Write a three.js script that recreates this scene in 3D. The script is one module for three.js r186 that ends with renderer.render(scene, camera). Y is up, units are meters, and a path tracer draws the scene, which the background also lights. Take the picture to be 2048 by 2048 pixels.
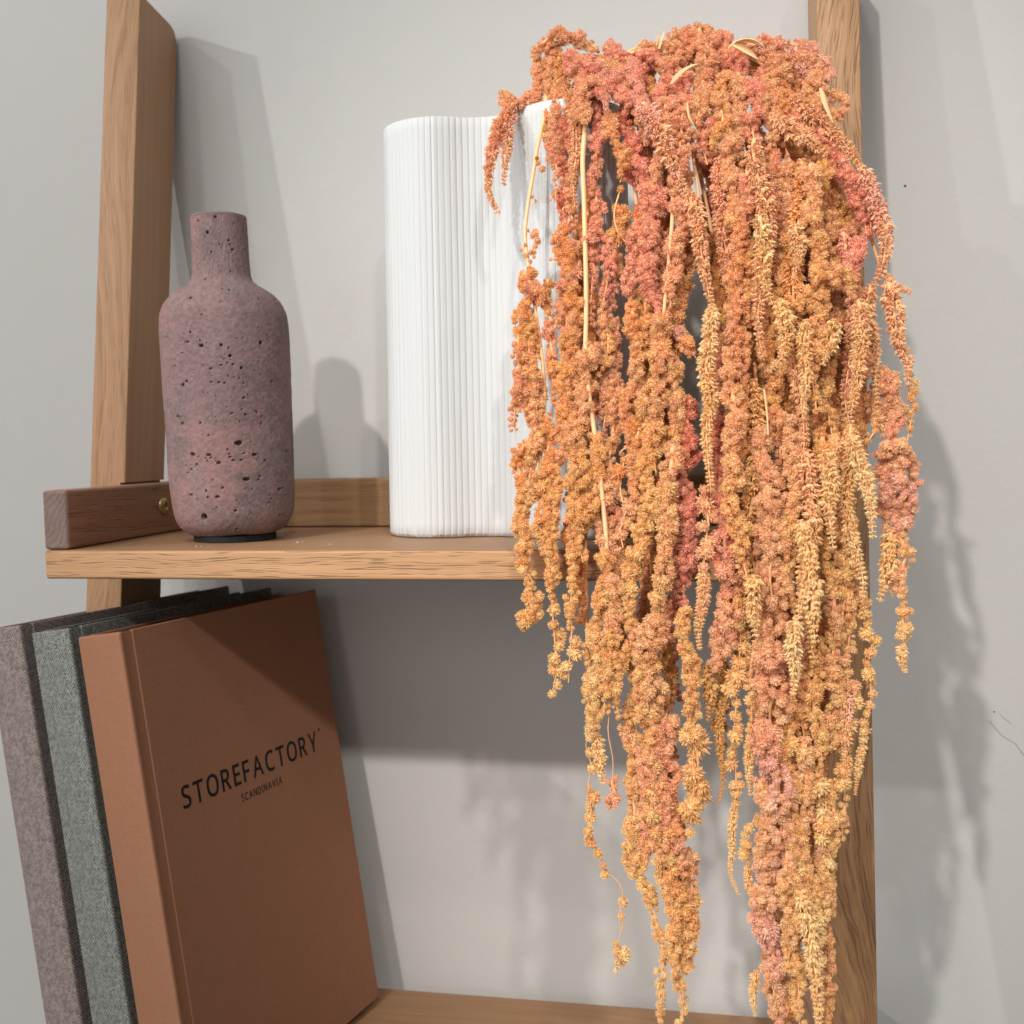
import * as THREE from 'three';
import { RoundedBoxGeometry } from 'three/addons/geometries/RoundedBoxGeometry.js';
import { mergeGeometries, mergeVertices, toCreasedNormals } from 'three/addons/utils/BufferGeometryUtils.js';
import { RectAreaLightUniformsLib } from 'three/addons/lights/RectAreaLightUniformsLib.js';
import { TextGeometry } from 'three/addons/geometries/TextGeometry.js';
import { FontLoader } from 'three/addons/loaders/FontLoader.js';
import { Brush, Evaluator, SUBTRACTION } from 'three-bvh-csg';

// ---------- camera, light, exposure ----------
// metres; the wall is z = 0, the top of the upper shelf board is y = 0, its left end is x = 0
const scene = new THREE.Scene();
const camera = new THREE.PerspectiveCamera(51.0, 1, 0.05, 30);
camera.position.set(0.47642, 0.07151, 0.93135);
camera.rotation.order = 'YXZ';
camera.rotation.set(-0.06455, 0.18342, -0.01907);
camera.focus = 0.7; camera.userData.fStop = 9.5;
scene.background = new THREE.Color(0.24, 0.238, 0.238);
RectAreaLightUniformsLib.init();
const renderer = new THREE.WebGLRenderer();
renderer.toneMapping = THREE.LinearToneMapping;
renderer.toneMappingExposure = 1.1;
renderer.shadowMap.enabled = true;

function rnd(seed) { let a = seed >>> 0; return () => { a = (a + 0x6D2B79F5) | 0; let t = Math.imul(a ^ (a >>> 15), 1 | a); t = (t + Math.imul(t ^ (t >>> 7), 61 | t)) ^ t; return ((t ^ (t >>> 14)) >>> 0) / 4294967296; }; }
const V = (x, y, z) => new THREE.Vector3(x, y, z);
const lerp = THREE.MathUtils.lerp, clamp = THREE.MathUtils.clamp, smooth = THREE.MathUtils.smoothstep;
const counts = {};
function numbered(n) { const k = counts[n] = (counts[n] ?? -1) + 1; return k ? n + '_' + String(k).padStart(3, '0') : n; }
function tag(o, label, category, group) { o.userData.label = label; o.userData.category = category; if (group) o.userData.group = group; return o; }
function thing(name, label, category, p = V(0, 0, 0), group) { const g = new THREE.Group(); g.name = numbered(name); g.position.copy(p); scene.add(g); return tag(g, label, category, group); }
function part(name, geometry, material, parent) { const m = new THREE.Mesh(geometry, material); m.name = parent === scene ? numbered(name) : name; m.castShadow = m.receiveShadow = true; parent.add(m); return m; }

// an unseen ceiling spot, out of view: housing, glowing disc and the light just in front of it
function unseenCeilingSpot(at, aim, intensity, colour, size, label, cone = 0.6, edge = 0.5) {
  const t = thing('unseen_ceiling_spot', label, 'ceiling spotlight', at);
  t.lookAt(aim);
  const tube = new THREE.CylinderGeometry(0.045, 0.045, 0.1, 32, 1, true).rotateX(Math.PI / 2).translate(0, 0, -0.05);
  part('housing', tube, new THREE.MeshStandardMaterial({ color: 0x222222, side: THREE.DoubleSide }), t);
  part('lamp_disc', new THREE.CircleGeometry(0.03, 32).translate(0, 0, -0.012), new THREE.MeshStandardMaterial({ color: 0, emissive: new THREE.Color(...colour), emissiveIntensity: 3 }), t);
  const l = new THREE.SpotLight(new THREE.Color(...colour), intensity, 0, cone, edge, 2);
  l.position.copy(at); l.target.position.copy(aim); l.name = 'spot'; l.castShadow = true; l.shadow.mapSize.set(2048, 2048); l.shadow.radius = size / 0.02;
  scene.add(l, l.target);
}
unseenCeilingSpot(V(-1.0, 3.4, 4.2), V(0.56, -0.03, 0.1), 46, [1, 0.955, 0.9], 0.085, 'unseen black ceiling spotlight high in front of the shelf, farthest from the wall', 0.119, 0.5);
unseenCeilingSpot(V(1.9, 3.3, 4.2), V(0.5, 0.06, 0.2), 33, [1, 0.955, 0.9], 0.13, 'unseen black ceiling spotlight out of view on the right, aimed at the hanging amaranth', 0.088, 0.7);
unseenCeilingSpot(V(-2.26, 1.56, 2.0), V(0.25, 0.05, 0.1), 9, [1, 0.98, 0.96], 0.035, 'unseen black spotlight on the far left, nearest to the left edge');
unseenCeilingSpot(V(-1.9, 2.25, 2.5), V(0.25, 0.05, 0.1), 4, [1, 0.98, 0.96], 0.035, 'unseen black spotlight on the left, between the two others');
unseenCeilingSpot(V(-0.05, 2.5, 2.0), V(0.25, 0.05, 0.1), 3.5, [1, 0.97, 0.93], 0.1, 'unseen black ceiling spotlight straight above the front of the shelf');
function unseenAreaLight(at, aim, w, h, intensity, colour) {
  const l = new THREE.RectAreaLight(new THREE.Color(...colour), intensity, w, h);
  l.position.copy(at); l.lookAt(aim); l.name = 'unseen_area_glow'; scene.add(l);
}
unseenAreaLight(V(-0.2, 2.3, 1.9), V(0.3, 0, 0.1), 2.4, 1.5, 1.15, [1, 0.99, 0.972]);  // soft overhead fill, unseen; stands in for the room light
unseenAreaLight(V(-1.3, 0.5, 3.2), V(0.3, 0, 0.1), 2.4, 1.8, 1.65, [1, 0.99, 0.975]);  // soft fill from the front left, added to brighten the blooms
unseenAreaLight(V(-2.4, -0.25, 1.5), V(0.2, -0.1, 0), 0.5, 0.8, 1.0, [0.95, 0.975, 1]);  // out of view at the low left, lights the wall under the shelf

// ---------- procedural textures ----------
function lattice(seed) {
  const r = rnd(seed), N = 256, t = new Float32Array(N * N); for (let i = 0; i < N * N; i++) t[i] = r();
  return (x, y, px, py) => {          // value noise that repeats after px by py cells
    const ix = Math.floor(x), iy = Math.floor(y), fx = x - ix, fy = y - iy, u = fx * fx * (3 - 2 * fx), v = fy * fy * (3 - 2 * fy);
    const m = (a, n) => ((a % n) + n) % n, x0 = m(ix, px), x1 = m(ix + 1, px), y0 = m(iy, py), y1 = m(iy + 1, py);
    const g = (a, b) => t[(b & 255) * N + (a & 255)];
    return lerp(lerp(g(x0, y0), g(x1, y0), u), lerp(g(x0, y1), g(x1, y1), u), v);
  };
}
function texture(W, H, srgb, fn) {
  const d = new Uint8Array(W * H * 4), c = [0, 0, 0];
  for (let y = 0; y < H; y++) for (let x = 0; x < W; x++) {
    fn(x / W, y / H, c); const o = (y * W + x) * 4;
    for (let k = 0; k < 3; k++) { let v = clamp(c[k], 0, 1); if (srgb) v = v < 0.0031308 ? v * 12.92 : 1.055 * Math.pow(v, 1 / 2.4) - 0.055; d[o + k] = v * 255; }
    d[o + 3] = 255;
  }
  const t = new THREE.DataTexture(d, W, H); t.wrapS = t.wrapT = THREE.RepeatWrapping; t.magFilter = THREE.LinearFilter; t.minFilter = THREE.LinearMipmapLinearFilter; t.generateMipmaps = true;
  if (srgb) t.colorSpace = THREE.SRGBColorSpace; t.needsUpdate = true; return t;
}
const mix3 = (o, a, b, t) => { for (let k = 0; k < 3; k++) o[k] = a[k] + (b[k] - a[k]) * t; };

// oak: u across the grain (tile 0.12 m), v along it (tile 0.5 m)
function oak(seed, { light = [0.53, 0.33, 0.185], dark = [0.36, 0.205, 0.1], pore = [0.19, 0.1, 0.05], pores = 0.5, arcs = 0, bump = 0.0004, rough = 0.55, tint = 1 } = {}) {
  const n = lattice(seed), W = 512, H = 1024, h = new Float32Array(W * H), L = light.map((x) => x * tint), D = dark.map((x) => x * tint), P = pore.map((x) => x * tint);
  const at = (u, v) => {
    const warp = (n(u * 3, v * 3, 3, 3) - 0.5) * 0.12 + (n(u * 7, v * 9, 7, 9) - 0.5) * 0.035 + (n(u * 9 + 1, v * 26, 9, 26) - 0.5) * 0.016;
    const arc = arcs * (n(u * 2 + 9, v * 2, 2, 2) - 0.5);
    const uu = u + warp + arc;
    const band = 0.5 + 0.5 * Math.sin(uu * 2 * Math.PI * 9 + n(u * 5, v * 4, 5, 4) * 5);
    const fib = n(uu * 170, v * 10, 170, 10), fine = n(u * 250 + 3, v * 50, 250, 50), big = n(u * 3 + 5, v * 2 + 1, 3, 2);
    const p = n(uu * 190, v * 26, 190, 26) * 0.65 + n(uu * 250, v * 40 + 2, 250, 40) * 0.35;
    const po = smooth(p + band * 0.08, 0.96 - 0.3 * pores, 1.16 - 0.3 * pores);
    return [0.26 * band + 0.55 * fib + 0.25 * fine - 0.05 + (big - 0.5) * 0.3, po];
  };
  let i = 0;
  const map = texture(W, H, true, (u, v, c) => { const [t, po] = at(u, v); mix3(c, L, D, clamp(t, 0, 1)); for (let k = 0; k < 3; k++) c[k] = lerp(c[k], P[k], po * 0.62); h[i++] = 0.6 - 0.25 * t * 0.6 - 0.55 * po; });
  i = 0;
  const b = texture(W, H, false, (u, v, c) => { c[0] = c[1] = c[2] = h[i++]; });
  return new THREE.MeshStandardMaterial({ map, bumpMap: b, bumpScale: bump, roughness: rough });
}
const oakPostLeft = oak(11, { pores: 0.85, arcs: 0.55, light: [0.45, 0.243, 0.115], dark: [0.27, 0.135, 0.056], pore: [0.25, 0.125, 0.055] });
const oakPostRight = oak(23, { pores: 1.1, arcs: 0.4, light: [0.46, 0.25, 0.112], dark: [0.24, 0.117, 0.045], pore: [0.13, 0.06, 0.025], tint: 0.9, bump: 0.0005 });
const oakSide = oak(31, { pores: 0.12, light: [0.44, 0.25, 0.128], dark: [0.35, 0.19, 0.092], bump: 0.0002 });
const oakEdge = oak(47, { pores: 1.05, light: [0.54, 0.305, 0.15], dark: [0.4, 0.21, 0.092], pore: [0.2, 0.095, 0.04], bump: 0.0006 });
const oakTop = oak(53, { pores: 0.6, light: [0.33, 0.185, 0.095], dark: [0.26, 0.138, 0.066], bump: 0.0002 });
const oakRail = oak(61, { pores: 1.0, light: [0.36, 0.19, 0.115], dark: [0.26, 0.13, 0.075], pore: [0.13, 0.06, 0.035], bump: 0.0005 });
const oakBack = oak(71, { pores: 0.9, light: [0.34, 0.195, 0.09], dark: [0.18, 0.092, 0.038], bump: 0.0003 });
const endGrain = (() => { const n = lattice(88); return new THREE.MeshStandardMaterial({ roughness: 0.7, map: texture(256, 256, true, (u, v, c) => { const r = Math.hypot(u + 0.6, v - 1.5) * 34 + n(u * 6, v * 6, 6, 6) * 2.5, t = 0.35 * (0.5 + 0.5 * Math.sin(r * 2)) + 0.5 * n(u * 70, v * 70, 70, 70) + 0.4 * (n(u * 4, v * 4, 4, 4) - 0.5); mix3(c, [0.25, 0.165, 0.135], [0.12, 0.078, 0.072], t); }) }); })();
endGrain.map.repeat.set(2.5, 10.4);

// uv in metres (divided by the oak tile) by the way a face points; grain = axis that the grain follows
function grainUV(g, grain, du = 0, dv = 0) {
  g = g.index ? g.toNonIndexed() : g; const p = g.attributes.position, n = g.attributes.normal, uv = new Float32Array(p.count * 2), ax = ['x', 'y', 'z'];
  for (let i = 0; i < p.count; i++) {
    const q = [p.getX(i), p.getY(i), p.getZ(i)], m = [n.getX(i), n.getY(i), n.getZ(i)].map(Math.abs), gi = ax.indexOf(grain);
    let k = 0; for (let a = 1; a < 3; a++) if (m[a] > m[k]) k = a;
    const others = [0, 1, 2].filter((a) => a !== k), along = others.includes(gi) ? gi : others[1], across = others.find((a) => a !== along);
    uv[2 * i] = q[across] / 0.12 + du + k * 0.37; uv[2 * i + 1] = q[along] / 0.5 + dv + k * 0.21;
  }
  g.setAttribute('uv', new THREE.BufferAttribute(uv, 2)); return g;
}
// splits a geometry's faces over several materials: pick(normal) gives the slot
function slots(g, pick, n) {
  g = g.index ? g.toNonIndexed() : g; const p = g.attributes.position, lists = Array.from({ length: n }, () => []), a = V(), b = V(), c = V();
  for (let i = 0; i < p.count; i += 3) { a.fromBufferAttribute(p, i); b.fromBufferAttribute(p, i + 1); c.fromBufferAttribute(p, i + 2); b.sub(a); c.sub(a); b.cross(c).normalize(); lists[pick(b)].push(i, i + 1, i + 2); }
  g.setIndex(lists.flat()); g.clearGroups(); let s = 0; lists.forEach((l, k) => { g.addGroup(s, l.length, k); s += l.length; }); return g;
}
function board(w, h, d, r) { return new RoundedBoxGeometry(w, h, d, 3, r); }

// ---------- wall ----------
{
  const n = lattice(5), W = 1024, H = 1024;
  const relief = texture(512, 512, false, (u, v, c) => { c[0] = c[1] = c[2] = 0.5 * n(u * 90, v * 90, 90, 90) + 0.3 * n(u * 190, v * 190, 190, 190) + 0.2 * n(u * 24, v * 24, 24, 24); });
  relief.repeat.set(7, 7);
  const map = texture(W, H, true, (u, v, c) => { const t = n(u * 5, v * 5, 5, 5) * 0.5 + n(u * 14, v * 17, 14, 17) * 0.34 + n(u * 200, v * 200, 200, 200) * 0.2; mix3(c, [0.515, 0.506, 0.487], [0.545, 0.537, 0.518], t); });
  const m = new THREE.MeshStandardMaterial({ map, bumpMap: relief, bumpScale: 0.0002, roughness: 0.9 });
  const wall = part('wall', new THREE.BoxGeometry(2.6, 2.6, 0.1).translate(0.3, 0.1, -0.05), m, scene); wall.userData.kind = 'structure';
  // the nail hole and the hairline scuffs to the right of the right post
  const mark = new THREE.MeshStandardMaterial({ color: 0x2a2826, roughness: 1 }), scuff = new THREE.MeshStandardMaterial({ color: 0x96928d, roughness: 1 });
  part('nail_hole', new THREE.CircleGeometry(0.0009, 12).translate(0.6335, 0.2735, 0.0004), mark, wall);
  part('nail_hole', new THREE.CircleGeometry(0.0006, 10).translate(0.7055, -0.158, 0.0004), mark, wall);
  const line = (x0, y0, x1, y1, w) => { const dx = x1 - x0, dy = y1 - y0; return new THREE.PlaneGeometry(Math.hypot(dx, dy), w).rotateZ(Math.atan2(dy, dx)).translate((x0 + x1) / 2, (y0 + y1) / 2, 0.0004); };
  part('scuff', mergeGeometries([line(0.702, -0.166, 0.712, -0.178, 0.0004), line(0.712, -0.178, 0.722, -0.184, 0.0003), line(0.722, -0.184, 0.735, -0.202, 0.0005), line(0.71, -0.16, 0.719, -0.168, 0.0003), line(0.735, -0.202, 0.748, -0.221, 0.0003)]), scuff, wall);
}

// ---------- ladder shelf ----------
const LEAN = 0.13757, PD = 0.0647, PW = 0.0316, ZP = 0.12868, SZ = 0.2296, ST = 0.021, SW = 0.5605, YL = -0.4235;
{
  const t = thing('ladder_shelf', 'oak ladder shelf leaning on the grey wall with two posts and two boards', 'shelf', V(0, -0.95, 0.2));
  const off = (g) => g.translate(0, 0.95, -0.2);
  // a post: side profile in (depth, length), the top corner towards the wall rounded; then leaned back
  function postGeometry(x, topY) {
    const L = topY + 0.95, R = 0.014, s = new THREE.Shape(), e = 0.0015;
    s.moveTo(e, e); s.lineTo(PD - e, e); s.lineTo(PD - e, L - R); s.absarc(PD - R, L - R, R - e, 0, Math.PI / 2, false); s.lineTo(e, L - e); s.closePath();
    let g = new THREE.ExtrudeGeometry(s, { depth: PW - 2 * e, bevelEnabled: true, bevelThickness: e, bevelSize: e, bevelSegments: 3, curveSegments: 10 });
    g.rotateY(Math.PI / 2).translate(e, 0, 0);        // depth now runs to -z from the front face, width to +x
    g = toCreasedNormals(g, 0.5);
    g = grainUV(g, 'y', x * 3, x);
    g = slots(g, (n) => (n.z > 0.6 ? 0 : Math.abs(n.x) > 0.6 ? 1 : n.y > 0.6 ? 2 : 0), 3);
    // lean about the x axis: front face passes (y = 0, z = ZP)
    g.translate(0, -0.95 / 1, 0).rotateX(-LEAN).translate(x, 0, ZP);
    return g;
  }
  const XL = -0.02803, XR = 0.55681;
  const left = postGeometry(XL, 0.463), right = postGeometry(XR, 0.463);
  // housings that the side rails sit in
  const ev = new Evaluator(); ev.attributes = ['position', 'normal', 'uv']; ev.useGroups = true;
  function notch(g, mats, x) {
    const a = new Brush(g, mats), b = new Brush(grainUV(new THREE.BoxGeometry(0.012, 0.0445, 0.3), 'z'), mats[1]);
    b.geometry.clearGroups(); b.position.set(x, 0.0445 / 2 + 0.0003, 0.08); b.updateMatrixWorld(); a.updateMatrixWorld();
    const r = ev.evaluate(a, b, SUBTRACTION); return r;
  }
  const nl = notch(left, [oakPostLeft, oakSide, endGrain], 0.0054), nr = notch(right, [oakPostRight, oakSide, endGrain], 0.5551);
  const pl = part('post', off(nl.geometry), nl.material, t); pl.userData.label = 'left oak post behind the mauve bottle';
  const pr = part('post', off(nr.geometry), nr.material, t); pr.userData.label = 'right oak post behind the dried amaranth';
  // boards
  function shelfBoard(y, z0, z1) {
    let g = board(SW, ST, z1 - z0, 0.0022).translate(SW / 2, y - ST / 2, (z0 + z1) / 2);
    g = grainUV(g, 'x', y, y * 2); g = slots(g, (n) => (n.y > 0.7 || n.y < -0.7 ? 1 : Math.abs(n.x) > 0.7 ? 2 : 0), 3);
    return part('shelf_board', off(g), [oakEdge, oakTop, endGrain], t);
  }
  shelfBoard(0, 0.0195, SZ);
  shelfBoard(YL, 0.0185, 0.34);
  // side rails and back rail of the upper board
  function rail(x, y, z0, z1, w, h) {
    let g = board(w, h, z1 - z0, 0.0022).translate(x + w / 2, y + h / 2, (z0 + z1) / 2);
    g = grainUV(g, 'z', 0.3, 0.1); g = slots(g, (n) => (Math.abs(n.z) > 0.7 ? 1 : 0), 2);
    const m = part('side_rail', off(g), [oakRail, endGrain], t);
    return m;
  }
  const rl = rail(0, 0.0004, 0.0205, SZ - 0.0004, 0.0197, 0.0427), rr = rail(SW - 0.0197, 0.0004, 0.0205, SZ - 0.0004, 0.0197, 0.0427);
  rail(SW - 0.0197, YL + 0.0004, 0.0205, 0.339, 0.0197, 0.0427);
  let bg = board(SW - 0.0398, 0.0427, 0.012, 0.002).translate(SW / 2, 0.0427 / 2 + 0.0004, 0.0205 + 0.006); bg = grainUV(bg, 'x', 0.5, 0.4);
  part('back_rail', off(bg), oakBack, t);
  // brass socket screw in the left rail
  const prof = [[0, 0.0012], [0.0021, 0.0012], [0.0023, 0.0028], [0.0042, 0.0031], [0.0062, 0.0026], [0.0073, 0.0014], [0.0076, 0]].map(([r, y]) => new THREE.Vector2(r, y));
  const brass = new THREE.MeshStandardMaterial({ color: new THREE.Color(0.42, 0.32, 0.14), metalness: 0.85, roughness: 0.38, side: THREE.DoubleSide });
  const screw = part('screw', off(new THREE.LatheGeometry(prof, 32).rotateZ(-Math.PI / 2).translate(0.0197, 0.0235, 0.0908)), brass, rl);
  part('socket', off(new THREE.CylinderGeometry(0.0021, 0.0021, 0.0008, 6).rotateZ(Math.PI / 2).translate(0.0208, 0.0235, 0.0908)), new THREE.MeshStandardMaterial({ color: 0x0c0a08, roughness: 0.8 }), rl);
}
// crumbs on the board
{
  const r = rnd(77), gs = [];
  for (const [x, z, s] of [[0.1075, 0.2065, 0.0009], [0.1175, 0.208, 0.0007], [0.1085, 0.2015, 0.0006], [0.0945, 0.2, 0.0005], [0.173, 0.176, 0.0011], [0.176, 0.174, 0.0007], [0.203, 0.19, 0.0008], [0.206, 0.1915, 0.0006], [0.168, 0.196, 0.0005], [0.058, 0.19, 0.0006], [0.231, 0.2, 0.0005]])
    gs.push(new THREE.IcosahedronGeometry(s * 0.6, 0).scale(1 + r(), 0.7, 1 + r()).rotateY(r() * 6).translate(x, s * 0.3, z));
  const o = part('plaster_crumbs', mergeGeometries(gs), new THREE.MeshStandardMaterial({ color: 0xd9d3c8, roughness: 1 }), scene);
  tag(o, 'pale crumbs scattered on the shelf in front of the mauve bottle', 'crumbs'); o.userData.kind = 'stuff';
}

// ---------- mauve concrete bottle ----------
{
  const t = thing('bottle_vase', 'mauve pitted concrete bottle vase standing on the left of the upper shelf', 'vase', V(0.1102, 0, 0.1465));
  const P = [[0.0275, 0], [0.0347, 0.0016], [0.0411, 0.0065], [0.045, 0.0135], [0.0476, 0.028], [0.0485, 0.05], [0.049, 0.093], [0.0494, 0.137], [0.0493, 0.164], [0.0483, 0.1725], [0.0453, 0.18], [0.0404, 0.1862], [0.0345, 0.1905], [0.027, 0.195], [0.0235, 0.1995], [0.0222, 0.209], [0.0217, 0.23], [0.0213, 0.2475]];
  const curve = new THREE.CatmullRomCurve3(P.map(([r, y]) => V(r * 0.982, y * 0.984, 0)), false, 'centripetal');
  const rows = 540, cols = 560, prof = curve.getSpacedPoints(rows);
  const r = rnd(404), n = lattice(909), pits = [];
  const pit = (a, y, s, ax = 1, d = 1) => pits.push({ a, y, s, ax, d });
  // camera-facing side lies round angle ~ 66 degrees; big pits of the photograph first (angle from facing in radians, height)
  const F = Math.atan2(0.8, 0.374);
  for (const [da, y, s, ax] of [[-0.42, 0.229, 0.0016, 1], [0.55, 0.144, 0.002, 1], [-0.06, 0.142, 0.0012, 1.2], [-0.36, 0.142, 0.0015, 1.6], [0.06, 0.134, 0.0015, 1.2], [0.22, 0.125, 0.0014, 1], [-0.72, 0.114, 0.0018, 1], [0.5, 0.084, 0.0016, 0.5], [-0.78, 0.086, 0.0017, 0.5], [0.12, 0.07, 0.0022, 1.7], [-0.62, 0.063, 0.0016, 1.5], [0.36, 0.061, 0.0016, 1.8], [-0.34, 0.062, 0.0012, 2], [-0.2, 0.056, 0.0013, 1.6], [0.22, 0.043, 0.0018, 1.8], [0.8, 0.034, 0.0016, 1.3], [-0.5, 0.0165, 0.003, 0.9], [0.85, 0.014, 0.0016, 0.7], [1.0, 0.0125, 0.002, 0.5], [-0.7, 0.033, 0.0012, 1], [-0.55, 0.178, 0.0013, 1], [0.62, 0.177, 0.0013, 0.6], [-0.4, 0.031, 0.001, 1], [0.62, 0.027, 0.001, 1], [0.02, 0.02, 0.001, 1.3], [-0.24, 0.031, 0.0012, 2]]) pit(F - da, y, s * 0.8, ax, 1.4);
  for (let k = 0; k < 520; k++) { const y = Math.pow(r(), 1.15) * 0.244; pit(r() * Math.PI * 2, y, 0.0003 + 0.0007 * Math.pow(r(), 4), 0.8 + r() * 0.7); }
  for (let k = 0; k < 1500; k++) pit(r() * Math.PI * 2, r() * 0.244, 0.0002 + 0.00022 * r(), 0.7 + r());
  const trails = [[-0.5, 0.058], [0.2, 0.06], [-0.1, 0.128], [0.3, 0.09], [-0.5, 0.145], [0, 0.117]];   // strings of small holes
  for (const [da, y] of trails) for (let k = 0; k < 7; k++) pit(F - da + (k - 3) * 0.075 + (r() - 0.5) * 0.08, y + (r() - 0.5) * 0.006 + Math.sin(k) * 0.002, 0.00035 + r() * 0.00045, 1 + r());
  const pos = [], uv = [], idx = [];
  const bins = new Map(), key = (i, j) => i * 1000 + j, B = 0.006;
  for (const q of pits) { q.i = Math.floor(q.y / B); bins.has(q.i) || bins.set(q.i, []); bins.get(q.i).push(q); }
  const TAU = Math.PI * 2;
  const angles = []; { let acc = 0; const w = []; for (let j = 0; j < cols; j++) { const d = Math.cos(TAU * j / cols); w.push(d > -0.15 ? 1 : 4.5); } const s = w.reduce((a, b) => a + b); for (let j = 0; j <= cols; j++) { angles.push(F + acc / s * TAU); acc += w[j % cols]; } }
  for (let i = 0; i <= rows; i++) {
    const q = prof[i], a0 = prof[Math.max(0, i - 1)], a1 = prof[Math.min(rows, i + 1)], tx = a1.x - a0.x, ty = a1.y - a0.y, tl = Math.hypot(tx, ty), nx = ty / tl, ny = -tx / tl;
    const near = []; for (let b = -1; b <= 1; b++) near.push(...(bins.get(Math.floor(q.y / B) + b) ?? []));
    for (let j = 0; j <= cols; j++) {
      const a = angles[j], f = (((a / TAU) % 1) + 1) % 1;
      let d = (n(f * 12, q.y * 40, 12, 64) - 0.5) * 0.0009 + (n(f * 60, q.y * 220, 60, 64) - 0.5) * 0.00028 + (n(f * 160, q.y * 600, 160, 256) - 0.5) * 0.00024;
      for (const p of near) {
        let da = a - p.a; da -= Math.round(da / TAU) * TAU; const x = da * q.x / p.ax, y = q.y - p.y, rr = Math.hypot(x, y) / (p.s * (0.8 + 0.45 * n(f * 90, q.y * 300, 90, 256)));
        if (rr < 1.15) d -= p.s * 1.9 * p.d * (1 - smooth(rr, 0.62, 1.12));
      }
      const R = q.x + d * nx, y = q.y + d * ny;
      pos.push(R * Math.cos(a), y, R * Math.sin(a)); uv.push(f + (j === cols ? 0 : 0), q.y / 0.25);
    }
  }
  for (let j = 0; j < cols; j++) { const f0 = uv[2 * j], f1 = uv[2 * (j + 1)]; }
  for (let i = 0; i < rows; i++) for (let j = 0; j < cols; j++) { const a = i * (cols + 1) + j, b = a + cols + 1; idx.push(a, b, a + 1, b, b + 1, a + 1); }
  let g = new THREE.BufferGeometry(); g.setAttribute('position', new THREE.Float32BufferAttribute(pos, 3)); g.setAttribute('uv', new THREE.Float32BufferAttribute(uv, 2)); g.setIndex(idx); g.computeVertexNormals();
  const m = lattice(313);
  const map = texture(1024, 1024, true, (u, v, c) => {
    const a = m(u * 6, v * 5, 6, 5) * 0.55 + m(u * 15, v * 14, 15, 14) * 0.3 + m(u * 60, v * 60, 60, 60) * 0.15, grey = smooth(m(u * 9 + 4, v * 8, 9, 8) * 0.6 + m(u * 30, v * 34, 30, 34) * 0.4, 0.5, 0.72), pinkish = smooth(m(u * 5 + 2, v * 4 + 7, 5, 4) * 0.7 + m(u * 22, v * 20, 22, 20) * 0.3 - v * 0.18, 0.42, 0.68);
    mix3(c, [0.25, 0.165, 0.17], [0.36, 0.255, 0.255], a); mix3(c, [...c], [0.42, 0.235, 0.23], pinkish * 0.6); mix3(c, [...c], [0.205, 0.165, 0.17], grey * 0.6);
    const f = smooth(m(u * 240, v * 240, 240, 240), 0.86, 0.96) * 0.4; mix3(c, [...c], [0.5, 0.4, 0.39], f);
    const g = 0.82 + 0.36 * m(u * 150, v * 150, 150, 150); for (let k = 0; k < 3; k++) c[k] *= [0.7, 0.66, 0.63][k] * g;
  });
  const mat = new THREE.MeshStandardMaterial({ map, roughness: 0.95, side: THREE.DoubleSide });
  const lean = new THREE.Group();
  const body = part('body', g, mat, t);
  // mouth: lip and inner wall
  const lip = new THREE.LatheGeometry([[0.0213, 0.2474], [0.0209, 0.2488], [0.0195, 0.2491], [0.017, 0.2489], [0.0162, 0.2478], [0.016, 0.21], [0.03, 0.18], [0.03, 0.02], [0, 0.02]].map(([x, y]) => new THREE.Vector2(x, y)), 96);
  part('neck_opening', lip, mat, t);
  for (const o of [...t.children]) { o.position.y = 0.0045; o.rotation.z = 0.019; }
  t.children[1].scale.setScalar(0.983);
  // black foot pad, a little uneven
  const s = new THREE.Shape(), rr = rnd(9); const pts = []; for (let k = 0; k < 26; k++) { const a = k / 26 * TAU, q = 0.0305 + (rr() - 0.5) * 0.0018; pts.push(new THREE.Vector2(Math.cos(a) * q, Math.sin(a) * q)); } s.setFromPoints(new THREE.SplineCurve([...pts, pts[0]]).getPoints(100));
  const pad = new THREE.ExtrudeGeometry(s, { depth: 0.0036, bevelEnabled: true, bevelSize: 0.0006, bevelThickness: 0.0006, bevelSegments: 2 }).rotateX(-Math.PI / 2).translate(0.001, 0.0007, 0.002);
  part('foot_pad', toCreasedNormals(pad, 0.6), new THREE.MeshStandardMaterial({ color: 0x0b0b0c, roughness: 0.75 }), t);
}

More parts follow.
